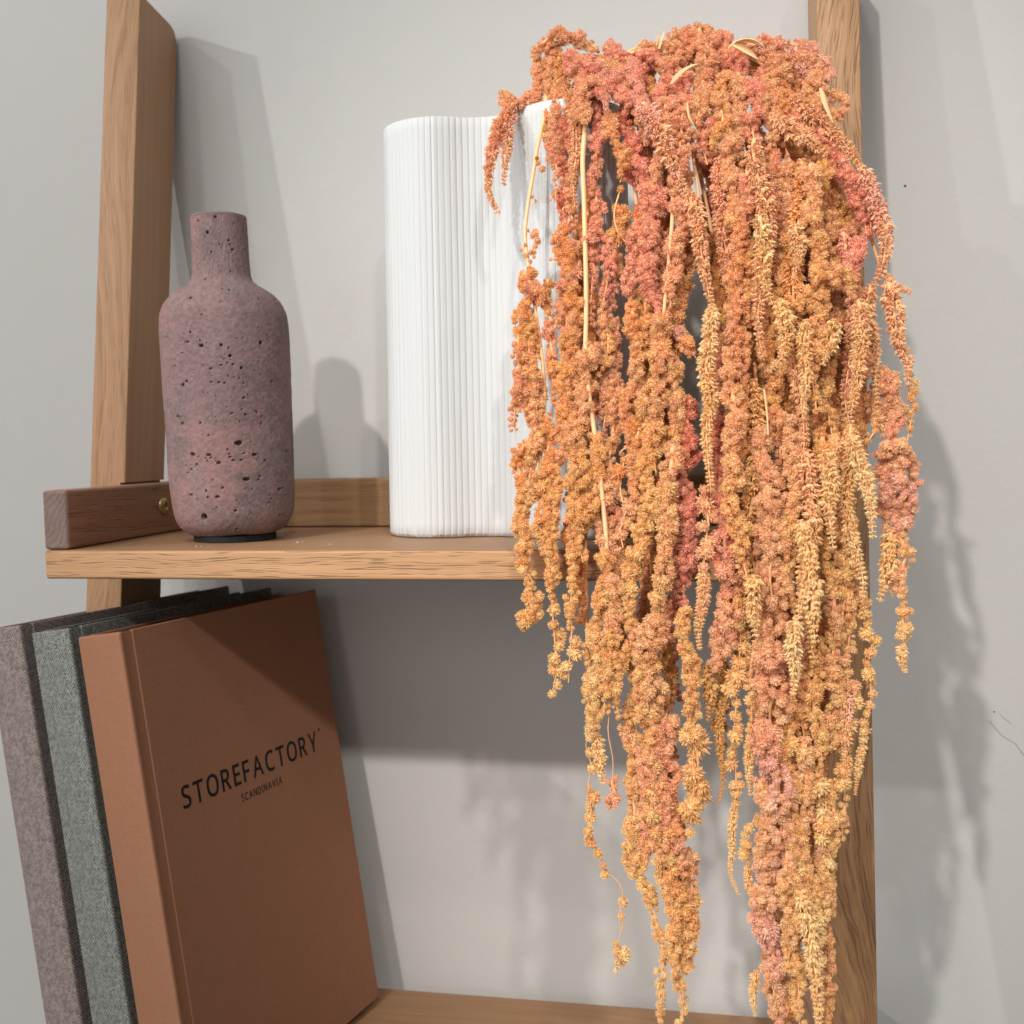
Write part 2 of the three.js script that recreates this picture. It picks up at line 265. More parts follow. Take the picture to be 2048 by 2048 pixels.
// ---------- white ribbed vase ----------
const VASE = V(0.3225, 0, 0.112), VTURN = 0.16, VH = 0.3135;
{
  const t = thing('ribbed_vase', 'white ribbed ceramic vase with a wavy figure-eight outline in the middle of the shelf', 'vase', VASE); t.rotation.y = -VTURN;
  const r = 0.0415, d = 0.107 / 2, q = 0.043, m = Math.sqrt((r + q) ** 2 - d * d), a0 = Math.atan2(m, d);   // angle at the lobe centre where the fillet begins
  const raw = [];
  const arc = (cx, cy, rad, s, e, n) => { for (let k = 0; k < n; k++) { const a = s + (e - s) * k / n; raw.push([cx + rad * Math.cos(a), cy + rad * Math.sin(a), rad > 0 ? Math.cos(a) : -Math.cos(a), rad > 0 ? Math.sin(a) : -Math.sin(a)]); } };
  arc(d, 0, r, -(a0 > 0 ? Math.PI - a0 : 0), Math.PI - a0, 600);                    // right lobe
  { const s = -a0, e = -(Math.PI - a0), n = 260; for (let k = 0; k < n; k++) { const a = s + (e - s) * k / n; raw.push([q * Math.cos(a), m + q * Math.sin(a), -Math.cos(a), -Math.sin(a)]); } }
  arc(-d, 0, r, a0, 2 * Math.PI - a0, 600);
  { const s = Math.PI - a0, e = a0, n = 260; for (let k = 0; k < n; k++) { const a = s + (e - s) * k / n; raw.push([q * Math.cos(a), -m + q * Math.sin(a), -Math.cos(a), -Math.sin(a)]); } }
  // arc length and ribs
  const len = [0]; for (let k = 1; k <= raw.length; k++) { const a = raw[k - 1], b = raw[k % raw.length]; len.push(len[k - 1] + Math.hypot(b[0] - a[0], b[1] - a[1])); }
  const total = len[raw.length], ribs = Math.round(total / 0.0047), N = ribs * 10, pl = []; let k = 0;
  const rr = rnd(31), amp = Array.from({ length: ribs }, () => 0.88 + rr() * 0.24), skew = Array.from({ length: ribs }, () => (rr() - 0.5) * 0.3);
  for (let i = 0; i < N; i++) { const s = i / N * total; while (len[k + 1] < s) k++; const f = (s - len[k]) / (len[k + 1] - len[k]), a = raw[k], b = raw[(k + 1) % raw.length]; const u = (i % 10) / 10, id = Math.floor(i / 10), x = 2 * u - 1; pl.push({ x: lerp(a[0], b[0], f), z: lerp(a[1], b[1], f), nx: lerp(a[2], b[2], f), nz: lerp(a[3], b[3], f), rib: amp[id] * (Math.sqrt(Math.max(0, 1 - x * x * 0.985)) - 0.2 + skew[id] * x * 0.4 * (1 - x * x)) }); }
  // rings from the foot up the outside, over the rim and down the inside: [height, inset, rib depth]
  const RA = 0.00125, rings = [[0, 0.0035, 0], [0.0003, 0.0022, 0.2], [0.0012, 0.0008, 0.6], [0.003, 0, 1]]; for (let j = 1; j < 40; j++) rings.push([0.003 + (VH - 0.0045) * j / 40, 0, 1]);
  rings.push([VH - 0.0012, 0, 1], [VH - 0.0004, 0.0002, 0.9], [VH, 0.0009, 0.6], [VH, 0.0026, 0.2], [VH - 0.0005, 0.0034, 0], [VH - 0.002, 0.0037, 0], [0.2, 0.004, 0], [0.008, 0.004, 0]);
  const pos = [], idx = [], nz = lattice(71), inner = rings.length;
  rings.forEach(([y, inset, ra], j) => pl.forEach((p, i) => { const wob = (nz(i * 0.03, y * 14, Math.round(N * 0.03), 64) - 0.5) * 0.0006 + (nz(i * 0.1, y * 60, Math.round(N * 0.1), 64) - 0.5) * 0.00022, o = p.rib * RA * ra - inset + wob - RA * 0.6; pos.push((p.x + p.nx * o) * (1 + 0.036 * (1 - y / VH)), y, p.z + p.nz * o); }));
  for (let j = 0; j < rings.length - 1; j++) for (let i = 0; i < N; i++) { const a = j * N + i, b = j * N + (i + 1) % N, c = a + N, e = b + N; idx.push(a, c, b, b, c, e); }
  const cap = (j, flip) => { const c = pos.length / 3; let sx = 0, sz = 0; pos.push(0, rings[j][0], 0); for (let i = 0; i < N; i++) { const a = j * N + i, b = j * N + (i + 1) % N; flip ? idx.push(c, b, a) : idx.push(c, a, b); } };
  cap(0, false); cap(rings.length - 1, true);
  let g = new THREE.BufferGeometry(); g.setAttribute('position', new THREE.Float32BufferAttribute(pos, 3)); g.setIndex(idx); g = toCreasedNormals(g, 0.75);
  part('body', g, new THREE.MeshStandardMaterial({ color: new THREE.Color(0.562, 0.578, 0.582), roughness: 0.7, side: THREE.DoubleSide }), t);
}

// ---------- three cloth-bound books ----------
const font = await new FontLoader().loadAsync('fonts/droid/droid_sans_regular.typeface.json');
function clothMaterial(seed, a, b, cell, bump, contrast) {
  const n = lattice(seed), C = Math.round(0.064 / cell / 2) * 2;      // tile 64 mm
  const thread = (u, v) => { const x = u * C, y = v * C, ix = Math.floor(x), iy = Math.floor(y), fx = x - ix - 0.5, fy = y - iy - 0.5, over = (ix + iy) & 1, w = over ? Math.cos(fx * 2.4) * Math.cos(fy * 1.5) : Math.cos(fy * 2.4) * Math.cos(fx * 1.5); return [w, over, n(over ? ix * 0.7 : iy * 0.7, over ? iy * 0.07 : ix * 0.07, 256, 256), n(ix * 7.31 + 0.37, iy * 5.77 + 0.41, 256, 256)]; };
  const map = texture(1024, 1024, true, (u, v, c) => { const [w, o, s, q] = thread(u, v), t = clamp(0.5 + contrast * ((o ? 0.32 : -0.32) + (s - 0.5) * 0.35 + (q - 0.5) * 0.9), 0, 1); mix3(c, a, b, t); });
  const bm = texture(1024, 1024, false, (u, v, c) => { const [w, o, s] = thread(u, v); c[0] = c[1] = c[2] = clamp(w * (0.75 + 0.25 * s), 0, 1); });
  return new THREE.MeshStandardMaterial({ map, bumpMap: bm, bumpScale: bump, roughness: 0.9 });
}
const cloth = {
  rust: clothMaterial(3, [0.252, 0.112, 0.058], [0.33, 0.15, 0.081], 0.0009, 0.00014, 0.75),
  grey: clothMaterial(4, [0.062, 0.066, 0.06], [0.315, 0.325, 0.295], 0.0013, 0.0003, 1.0),
  plum: clothMaterial(6, [0.085, 0.062, 0.06], [0.4, 0.32, 0.295], 0.0013, 0.0003, 1.0),
};
const pages = new THREE.MeshStandardMaterial({ color: 0x1d1b1a, roughness: 0.95 });
const BE = V(-0.2667, 0, 0.9638), BU = V(-0.1464, 0.9884, -0.0405), BN = V(0.9526, 0.1519, 0.2636), BW = 0.228, BH = 0.366;
function book(name, label, at, th, mat) {
  const t = thing(name, label, 'book', at);
  t.quaternion.setFromRotationMatrix(new THREE.Matrix4().makeBasis(BN, BU, BE));
  const uvm = (g) => { g = g.index ? g.toNonIndexed() : g; const p = g.attributes.position, n = g.attributes.normal, uv = []; for (let i = 0; i < p.count; i++) { const ax = Math.abs(n.getX(i)), ay = Math.abs(n.getY(i)), az = Math.abs(n.getZ(i)); uv.push((ax >= az && ax >= ay ? p.getZ(i) : p.getX(i)) / 0.064, (ay > ax && ay > az ? p.getZ(i) : p.getY(i)) / 0.064); } g.setAttribute('uv', new THREE.Float32BufferAttribute(uv, 2)); return g; };
  const T = 0.0032, hinge = 0.0085;
  const boardAt = (x) => uvm(board(T, BH, BW - hinge - 0.003, 0.0009).translate(x, BH / 2, (BW - hinge - 0.003) / 2));
  const front = part('front_cover', boardAt(-T / 2), mat, t); part('back_cover', boardAt(-th + T / 2), mat, t);
  part('spine', uvm(board(th - 0.0006, BH, 0.0042, 0.0016).translate(-th / 2, BH / 2, BW - 0.0021)), mat, t);
  const strip = (x) => uvm(new THREE.BoxGeometry(0.0012, BH - 0.001, hinge + 0.003).translate(x, BH / 2, BW - 0.003 - hinge / 2 - 0.0015));
  part('hinge', strip(-0.0016), mat, t); part('hinge', strip(-th + 0.0016), mat, t);
  part('page_block', new THREE.BoxGeometry(th - 2 * T - 0.0006, BH - 0.008, BW - 0.014).translate(-th / 2, BH / 2, (BW - 0.014) / 2 + 0.003), pages, t);
  return [t, front];
}
{
  const side = V(0.9638, 0, 0.2667), B = V(0.1841, -0.4171, 0.046), ink = new THREE.MeshStandardMaterial({ color: 0x050404, roughness: 0.95 });
  const [t, front] = book('cloth_book', 'rust brown cloth book with black lettering leaning at the right end of three', B.clone(), 0.042, cloth.rust);
  book('cloth_book', 'grey-green woven linen book in the middle of three leaning books', B.clone().addScaledVector(side, -0.0485).addScaledVector(BE, 0.001), 0.0395, cloth.grey);
  book('cloth_book', 'dusty mauve woven linen book leaning at the left edge of the picture', B.clone().addScaledVector(side, -0.0485 - 0.0465).addScaledVector(BE, 0.004), 0.0395, cloth.plum);
  // printed lettering: letters stand on the cover with their tops up, reading from the spine to the fore edge
  function letters(text, zs, ze, y, h, parent) {
    const gs = [], sx = []; let x = 0;
    for (const ch of text) { const g = new TextGeometry(ch, { font, size: 1, depth: 0.012, curveSegments: 10, bevelEnabled: true, bevelSize: 0.02, bevelThickness: 0.001, bevelSegments: 1 }); g.computeBoundingBox(); const b = g.boundingBox; g.translate(-b.min.x, 0, 0); gs.push(g); sx.push(x); x += b.max.x - b.min.x + 0.23; }
    const w = x - 0.23, cap = 0.99, s = (zs - ze) / w;
    gs.forEach((g, i) => { g.translate(sx[i], 0, 0); g.scale(s, h / cap, 0.006); g.rotateY(Math.PI / 2); g.translate(0.00002, y, zs); });
    return part('lettering', mergeGeometries(gs), ink, parent);
  }
  letters('STOREFACTORY', 0.1945, 0.0315, 0.2302, 0.0158, front);
  letters('SCANDINAVIA', 0.1335, 0.0835, 0.2165, 0.0056, front);
  part('registered_dot', new THREE.CylinderGeometry(0.0012, 0.0012, 0.0001, 16).rotateZ(Math.PI / 2).translate(0.00006, 0.2465, 0.0265), ink, front);
}

// ---------- dried amaranth ----------
// a knot is a ball of small pointed bracts; a tassel is a thin stem with knots set round it
function bract(L, w, keel) { return [[0, 0, 0], [-w / 2, L * 0.42, keel], [0, L, keel * 0.2], [w / 2, L * 0.42, keel]]; }
function knot(seed, kind) {
  const r = rnd(seed), pos = [], nor = [], col = [], q = new THREE.Quaternion(), Y = V(0, 1, 0), tmp = V();
  const n = kind === 'wheat' ? 13 : 130;
  for (let k = 0; k < n; k++) {
    const z = 1 - 2 * (k + 0.5) / n, a = k * 2.399963 + r() * 0.7, s = Math.sqrt(1 - z * z);
    let dir = V(s * Math.cos(a), z, s * Math.sin(a)), base, L, w;
    if (kind === 'wheat') { const t = k / n; dir = V(Math.cos(a) * (0.25 + 0.5 * r()), 0.9, Math.sin(a) * (0.25 + 0.5 * r())).normalize(); base = V(Math.cos(a) * 0.22, (r() - 0.5) * 0.6, Math.sin(a) * 0.22); L = 1.15 + r() * 0.5; w = 0.5 + r() * 0.2; }
    else { base = dir.clone().multiplyScalar(0.5 + 0.12 * r()); dir.x += (r() - 0.5) * 1.1; dir.y += (r() - 0.5) * 1.1 + 0.25; dir.z += (r() - 0.5) * 1.1; dir.normalize(); L = 0.42 + 0.26 * r() + 0.14 * r() * r(); w = 0.18 + 0.09 * r(); }
    q.setFromUnitVectors(Y, dir); const tw = new THREE.Quaternion().setFromAxisAngle(Y, r() * 6.3), tone = 0.9 + 0.14 * r();
    const v = bract(L, w, w * 0.28 * (r() < 0.5 ? 1 : -1)).map((p) => V(...p).applyQuaternion(tw).applyQuaternion(q).add(base));
    for (const [i, j, l] of [[0, 2, 1], [0, 3, 2]]) {
      const N = v[j].clone().sub(v[i]).cross(tmp.copy(v[l]).sub(v[i])).normalize();
      for (const e of [i, j, l]) { pos.push(v[e].x, v[e].y, v[e].z); nor.push(N.x, N.y, N.z); const tip = e === 2 ? 1.03 : e === 0 ? 0.97 : 1; col.push(tone * tip, tone * tip, tone * tip); }
    }
  }
  // the solid heart of the knot
  { const c = new THREE.IcosahedronGeometry(kind === 'wheat' ? 0.3 : 0.57, kind === 'wheat' ? 1 : 2), p = c.attributes.position; if (kind === 'wheat') c.scale(1, 1.7, 1).translate(0, 0.35, 0); c.computeVertexNormals(); const m = c.attributes.normal; for (let i = 0; i < p.count; i++) { pos.push(p.getX(i), p.getY(i), p.getZ(i)); nor.push(m.getX(i), m.getY(i), m.getZ(i)); col.push(0.98, 0.98, 0.98); } }
  const g = new THREE.BufferGeometry();
  g.setAttribute('position', new THREE.Float32BufferAttribute(pos, 3)); g.setAttribute('normal', new THREE.Float32BufferAttribute(nor, 3)); g.setAttribute('color', new THREE.Float32BufferAttribute(col, 3));
  return g;
}
const KNOT = { fuzz: [1, 2, 3, 4, 5].map((s) => knot(s * 17, 'fuzz')), wheat: [1, 2, 3, 4].map((s) => knot(s * 29, 'wheat')) };
const floretMaterial = new THREE.MeshPhysicalMaterial({ color: 0xffffff, vertexColors: true, roughness: 1, transmission: 0.26, thickness: 0, side: THREE.DoubleSide, specularIntensity: 0.3 });
const stalkMaterial = new THREE.MeshStandardMaterial({ color: new THREE.Color(0.86, 0.47, 0.22), roughness: 0.6 });
const paleStalk = new THREE.MeshStandardMaterial({ color: new THREE.Color(0.86, 0.53, 0.27), roughness: 0.5 });
const leafMaterial = new THREE.MeshPhysicalMaterial({ color: new THREE.Color(0.82, 0.58, 0.3), roughness: 0.8, transmission: 0.3, thickness: 0, side: THREE.DoubleSide });
const TONES = { deep: [0.94, 0.42, 0.26], pink: [0.97, 0.49, 0.35], rose: [0.98, 0.6, 0.46], salmon: [0.97, 0.54, 0.34], peach: [0.97, 0.6, 0.34], orange: [0.96, 0.53, 0.22], amber: [0.97, 0.6, 0.26], gold: [0.98, 0.65, 0.3], pale: [0.98, 0.71, 0.38], brown: [0.84, 0.5, 0.18] };

// how far in front of the wall things hang at a height: out of the vase mouth, over its front, past the shelf edge
function hang(y) { return y > 0.36 ? 0.135 : y > 0.28 ? lerp(0.19, 0.135, (y - 0.28) / 0.08) : y > 0.1 ? lerp(0.232, 0.19, (y - 0.1) / 0.18) : y > 0 ? lerp(0.256, 0.232, y / 0.1) : 0.256 + Math.min(0.02, -y * 0.05); }
const points = (layer, list) => { const o = []; for (let i = 0; i < list.length; i += 2) { const y = list[i + 1] / 1000; o.push(V(list[i] / 1000, y, hang(y) + layer / 1000)); } return o; };
let stem = null, seed = 1000;
let stems = 0;
function amaranth(label, x, y, layer) {
  const p = V(x / 1000, y / 1000, hang(y / 1000) + layer / 1000), k = stems++, foot = V(0.262 + 0.012 * (k % 10), 0.012, 0.098 + 0.0025 * (k % 10) + 0.004 * (k % 3));
  stem = thing('amaranth_stem', label, 'dried amaranth', foot, 'dried amaranth stems in the white vase');
  // the stem itself: up through the vase, over the rim inside the mass of blooms, down to where its tassels begin
  const mx = clamp(0.3 + 0.6 * (p.x - 0.33), 0.346, 0.388), top = Math.max(p.y, 0.36), path = [foot, V(lerp(foot.x, mx, 0.6), 0.18, foot.z + 0.003), V(mx, 0.318, 0.112 + 0.1 * (mx - 0.3)), V(Math.max(0.345, lerp(mx, p.x, 0.4)), top - 0.006, 0.124)];
  if (p.y < 0.33) path.push(V(lerp(mx, p.x, 0.85), lerp(p.y, top, 0.55), lerp(0.13, p.z - 0.016, 0.6)));
  path.push(V(p.x, p.y, p.z - 0.012));
  part('stalk', tube(path.map((q) => q.clone().sub(foot)), 0.0021, 0.0011, 8), stalkMaterial, stem);
  return stem;
}
function local(pts) { return pts.map((p) => p.clone().sub(stem.position)); }
function tube(pts, r0, r1, sides = 7, seg) { const c = new THREE.CatmullRomCurve3(pts, false, 'centripetal'), n = seg ?? Math.max(8, Math.round(c.getLength() / 0.006)), g = new THREE.TubeGeometry(c, n, 1, sides, false), p = g.attributes.position, q = V();
  for (let i = 0; i <= n; i++) { c.getPointAt(i / n, q); const r = lerp(r0, r1, i / n); for (let j = 0; j <= sides; j++) { const k = i * (sides + 1) + j; p.setXYZ(k, q.x + (p.getX(k) - q.x) * r, q.y + (p.getY(k) - q.y) * r, q.z + (p.getZ(k) - q.z) * r); } } g.computeVertexNormals(); return g; }
function stalk(r, layer, list, pale) { return part('stalk', tube(local(points(layer, list)), r / 1000, r / 1000 * 0.8, 9), pale ? paleStalk : stalkMaterial, stem); }
// r: radius in mm; style: f fuzzy rope, w wheat-like ear, b beads on a bare thread, s single loose knots
function tassel(style, r, tone0, tone1, layer, list) {
  const R = rnd(seed++), pts = local(points(layer, list)), c = new THREE.CatmullRomCurve3(pts, false, 'centripetal'), L = c.getLength(), ph = R() * 9;
  r /= 1000;
  const rope = part('tassel', tube(pts, Math.min(r * 0.3, 0.0022) * (style === 'b' || style === 's' ? 0.35 : 1), 0.0004, 6), stalkMaterial, stem);
  const spots = [], P = V(), T = V(), A = V(), B = V(), kind = style === 'w' ? 'wheat' : 'fuzz';
  const step = style === 'w' ? 0.0024 : style === 'f' ? 0.0037 : style === 'b' ? 0.0062 : 0.012;
  for (let s = 0; s < L; ) {
    const t = s / L, taper = style === 'w' ? smooth(t, -0.08, 0.08) * lerp(1, 0.42, smooth(t, 0.35, 1)) : smooth(t, -0.12, 0.06) * lerp(1, 0.55, smooth(t, 0.7, 1));
    const swell = style === 'w' ? 1 : 0.7 + 0.45 * Math.pow(Math.abs(Math.sin(s * 190 + ph + 2.2 * Math.sin(s * 47 + ph))), 0.7) * (0.7 + 0.6 * R());
    c.getPointAt(Math.min(1, t), P); c.getTangentAt(Math.min(1, t), T); A.set(1, 0.13, 0.21).cross(T).normalize(); B.crossVectors(T, A);
    if (style !== 'w') P.addScaledVector(A, r * 0.2 * Math.sin(s * 230 + ph * 3)).addScaledVector(B, r * 0.2 * Math.sin(s * 173 + ph));
    const rad = r * taper * swell, m = style === 'w' ? 5 : style === 'f' ? Math.max(2, Math.round(rad / 0.0019)) : R() < 0.25 ? 2 : 1;
    const a0 = R() * 6.3;
    for (let k = 0; k < m; k++) {
      const a = a0 + k / m * 6.283 + (R() - 0.5) * 1.1, out = A.clone().multiplyScalar(Math.cos(a)).addScaledVector(B, Math.sin(a));
      let size, pos, dir;
      if (style === 'w') { size = rad * 0.42 * (0.85 + 0.35 * R()); pos = P.clone().addScaledVector(out, rad * 0.5); dir = T.clone().multiplyScalar(0.85).addScaledVector(out, 0.7); }
      else if (style === 'f') { size = clamp(rad * 0.53, 0.0018, 0.0035) * (0.62 + 0.6 * R()); pos = P.clone().addScaledVector(out, Math.max(0.0004, rad - size * 0.9) * (0.7 + 0.5 * R())); dir = out.clone().addScaledVector(T, 0.55); }
      else { size = rad * (0.6 + 0.3 * R()); pos = P.clone().addScaledVector(out, rad * 0.42); dir = out.clone().addScaledVector(T, 0.7); }
      dir.x += (R() - 0.5) * 0.3; dir.y += (R() - 0.5) * 0.3; dir.z += (R() - 0.5) * 0.3; dir.normalize();
      spots.push([pos, dir, size, t, R(), R(), R()]);
    }
    s += step * (0.8 + 0.4 * R()) * (style === 's' && R() < 0.3 ? 2.2 : 1) * (style === 'f' ? 1 : clamp(r / 0.0045, 0.7, 1.3));
  }
  const g = KNOT[kind][seed % KNOT[kind].length], im = new THREE.InstancedMesh(g, floretMaterial, spots.length), M = new THREE.Matrix4(), q = new THREE.Quaternion(), q2 = new THREE.Quaternion(), Y = V(0, 1, 0), C = new THREE.Color(), c0 = TONES[tone0], c1 = TONES[tone1];
  const wave = R() * 6;
  spots.forEach(([p, d, s, t, a, b, e], i) => {
    q.setFromUnitVectors(Y, d); q2.setFromAxisAngle(Y, a * 6.283); q.multiply(q2);
    const w = kind === 'wheat' ? s * 1.15 : s; M.compose(p, q, V(s * (0.78 + 0.44 * b), w * (0.82 + 0.36 * a), s * (0.78 + 0.44 * e))); im.setMatrixAt(i, M);
    const m = clamp(t + 0.28 * Math.sin(t * 9 + wave) + (b - 0.5) * 0.7, 0, 1), v = 0.92 + 0.12 * e, g2 = 1 + (a - 0.5) * 0.16;
    C.setRGB(Math.min(0.97, lerp(c0[0], c1[0], m) * v), Math.min(0.8, lerp(c0[1], c1[1], m) * v * g2), lerp(c0[2], c1[2], m) * v * g2); im.setColorAt(i, C);
  });
  im.name = 'florets'; im.userData.kind = 'stuff'; im.castShadow = im.receiveShadow = true; rope.add(im);
  return rope;
}
// a curled dry leaf: a ribbon along a path, cupped across
function leaf(w, layer, list, twist = 0) {
  const pts = local(points(layer, list)), c = new THREE.CatmullRomCurve3(pts), n = 18, k = 6, pos = [], idx = [], P = V(), T = V(), S = V(), N = V();
  for (let i = 0; i <= n; i++) { const t = i / n; c.getPointAt(t, P); c.getTangentAt(t, T); S.set(Math.cos(twist + t * 0.9), 0.1, Math.sin(twist + t * 0.9)).cross(T).cross(T).normalize(); N.crossVectors(S, T); const ww = w / 1000 * Math.pow(Math.sin(Math.PI * clamp(t * 0.93 + 0.05, 0, 1)), 0.7);
    for (let j = 0; j <= k; j++) { const u = j / k * 2 - 1; pos.push(P.x + S.x * u * ww / 2 + N.x * u * u * ww * 0.35, P.y + S.y * u * ww / 2 + N.y * u * u * ww * 0.35, P.z + S.z * u * ww / 2 + N.z * u * u * ww * 0.35); } }
  for (let i = 0; i < n; i++) for (let j = 0; j < k; j++) { const a = i * (k + 1) + j; idx.push(a, a + 1, a + k + 1, a + 1, a + k + 2, a + k + 1); }
  const g = new THREE.BufferGeometry(); g.setAttribute('position', new THREE.Float32BufferAttribute(pos, 3)); g.setIndex(idx); g.computeVertexNormals(); return part('dry_leaf', g, leafMaterial, stem);
}
amaranth('short peach amaranth spray curling left over the white vase rim', 366.2, 340.5, -18);
tassel('f', 6.3, 'salmon', 'peach', -18, [361.7, 340.9, 352.9, 323.5, 344.6, 314.5, 335.7, 318.4, 327, 329.7]);
tassel('f', 5.1, 'peach', 'salmon', -18, [350.3, 365.1, 353.8, 346.4, 353.8, 325.7, 352.8, 309.3]);
tassel('w', 5.4, 'salmon', 'peach', -16, [338.4, 317.4, 331.5, 300.4, 327.9, 281.4, 324.9, 263.1, 325.7, 244.8, 332.9, 230.6]);
tassel('w', 5.1, 'rose', 'peach', -17, [337.9, 313.4, 336.2, 291.7, 336.3, 271.7, 335.3, 252.4]);
tassel('w', 3.9, 'peach', 'peach', -18, [357.6, 320.8, 353.8, 313.6, 353.2, 309.2]);
amaranth('amaranth stem with a long bare tan upper stalk hanging against the white vase', 361.3, 343.9, -14);
stalk(1.46, -14, [362.2, 325.6, 362.4, 305.6, 361.3, 290.6, 359.1, 274.8, 356.7, 256.8, 353.6, 235.4, 351.9, 215.9, 353.3, 201.7, 356, 185.7, 360.8, 157.7, 364.7, 133.5, 367.1, 113, 367.5, 89.5, 366, 66.3, 365.2, 40], true);
tassel('f', 3.0, 'peach', 'orange', -14, [360.9, 348.6, 363.6, 325.4, 363.3, 307.7, 363.6, 296.4]);
tassel('b', 2.4, 'brown', 'brown', -12, [363.8, 294, 365.9, 286.2, 364.3, 277.5]);
tassel('b', 2.7, 'brown', 'peach', -12, [358.9, 267.7, 362.5, 263.1, 362.6, 258.1]);
tassel('b', 2.1, 'brown', 'peach', -12, [356.6, 241.2, 358.8, 237.5, 357.5, 234]);
tassel('b', 3.0, 'orange', 'peach', -11, [354.5, 216.2, 359.5, 211.4, 357.6, 202.7, 359.1, 197.3]);
tassel('b', 2.4, 'orange', 'peach', -13, [352.3, 206.8, 351, 203.4, 353.9, 196.2, 356.8, 190.8]);
tassel('f', 7.2, 'orange', 'salmon', -10, [352.5, 187, 357.6, 178.1, 363.9, 169.1, 362.3, 162.3]);
tassel('f', 5.4, 'orange', 'salmon', -10, [356.4, 167.7, 351.2, 152.4, 349.6, 133.7, 351.3, 116.7, 349.3, 99.9, 348, 86.5, 349.2, 77.9]);
tassel('f', 4.2, 'brown', 'orange', -14, [368.2, 181.6, 368.8, 166, 371.8, 152.1]);
tassel('f', 4.5, 'salmon', 'orange', -11, [368.2, 150.2, 372.6, 133, 373.6, 112.7, 375.3, 95.9]);
tassel('f', 4.8, 'salmon', 'orange', -12, [358.8, 136.9, 358.4, 120, 356.4, 103.1, 360.5, 86.3, 362, 76.3]);
tassel('f', 5.1, 'orange', 'amber', -11, [368, 89.4, 371.7, 72.8, 369.3, 56.4, 368.3, 38.5, 369.8, 30.3]);
tassel('f', 5.7, 'orange', 'gold', -9, [356.6, 71.4, 351.5, 60, 354.5, 45.2, 356.2, 30.6, 353.8, 17.7, 357.4, 4.8, 355.5, -4.8, 360, -14.6, 359.2, -29.2]);
tassel('f', 6.3, 'amber', 'gold', -6, [359.8, -27.1, 363, -35.2, 357, -45, 358.2, -50.5]);
tassel('f', 4.2, 'gold', 'gold', -6, [354.7, -7.7, 363.1, -20.6, 357.8, -30.4]);
amaranth('amaranth stem with a thick straight pale stalk in front of the white vase', 387.8, 338.6, -8);
stalk(1.75, -4, [388.6, 323.4, 393.1, 297, 392.4, 262.5, 393.7, 234.2, 394.7, 206.4, 395.7, 178.8, 396.1, 151.7, 396, 131.6, 398.6, 101.7, 402.2, 78.7, 406, 52.8, 408.5, 30.5, 410.6, 11.5, 411.8, -29.7], true);
tassel('w', 4.8, 'gold', 'peach', -8, [365.4, 365, 370.9, 345, 371.7, 322.3, 372.9, 302]);
tassel('w', 4.8, 'peach', 'peach', -6, [372.4, 339.4, 380.1, 314.1, 386.7, 289.9, 387.6, 267, 385.8, 249.3, 387.4, 229.8]);
tassel('f', 5.7, 'salmon', 'deep', -16, [375.2, 313.9, 374.9, 290.1, 376.6, 266.8, 381, 248.5, 377.8, 230.8, 380.9, 212.9]);
tassel('f', 5.1, 'peach', 'salmon', -10, [364.4, 358.2, 364.3, 332.8, 370.9, 305.5, 370.3, 276.5, 374.5, 254.6, 373, 236.9]);
tassel('f', 4.8, 'salmon', 'peach', -12, [380, 314.2, 386.1, 272.3, 383.1, 236.7, 386.9, 211.8]);
tassel('f', 4.8, 'salmon', 'orange', -11, [383.5, 222.3, 376.8, 210.4, 372.8, 200.1]);
tassel('b', 4.5, 'orange', 'orange', -10, [387.3, 200.9, 378.8, 196.1, 370.3, 194.8]);
tassel('f', 7.5, 'salmon', 'peach', -9, [387.4, 204.2, 384.3, 183.6, 381.9, 159.6, 384.2, 139.2, 387.9, 118.8]);
tassel('f', 5.1, 'pink', 'salmon', -9, [394.6, 327.1, 400.4, 300.3, 402.3, 273.9, 399.1, 252.7, 402, 231.3, 400.9, 210.4, 399.8, 186.3, 398.7, 165.7, 398.9, 148.7]);
tassel('f', 5.1, 'salmon', 'pink', -4, [394.7, 206.4, 399.8, 209.5, 408.9, 205.6, 411.6, 195.1, 410.1, 178.2, 407.9, 164.7]);
tassel('f', 3.9, 'peach', 'amber', -8, [408.1, 168.6, 405.9, 155.1, 409.7, 144.8, 410.5, 131.4, 407.9, 121.5, 404, 114.3]);
tassel('f', 7.2, 'orange', 'peach', -8, [390.5, 132.1, 385.4, 112.2, 382.4, 92.3, 382.1, 72.6, 379, 57.9]);
tassel('f', 8.8, 'peach', 'amber', -6, [398.7, 135, 394.4, 108.5, 392.7, 85.5, 389.7, 65.9, 395.8, 49.7, 390.8, 33.7, 389.7, 17.7, 392.5, 1.9]);
tassel('f', 6.0, 'amber', 'amber', -5, [402.1, 75.4, 405.6, 56, 402.5, 40, 398.8, 24.1, 393.2, 8.3, 395.9, -5.9]);
tassel('f', 5.4, 'amber', 'gold', -8, [377.2, 46.6, 375.7, 20.9, 374.1, 1.7, 376.6, -14.4, 373.2, -24.1, 377.7, -38.6]);
tassel('b', 5.7, 'gold', 'gold', -6, [375.7, -36.7, 377.1, -57.6, 378.3, -73.8, 376.2, -85.1, 374.2, -94.2]);
tassel('f', 4.8, 'amber', 'gold', -4, [388.2, 5.3, 390.1, -13.8, 387.3, -34.7, 388.8, -50.7]);
tassel('b', 5.7, 'gold', 'pale', -4, [388.5, -47.5, 387.1, -65.2, 385.9, -82.8]);
tassel('f', 6.6, 'orange', 'gold', -9, [376.1, 66.1, 371.5, 46.6, 368.7, 20.8, 370.7, -1.6]);
tassel('f', 4.5, 'rose', 'peach', -13, [411.4, 200.2, 414.3, 175.9, 410.5, 152.1, 413.4, 125, 410.9, 101.7]);
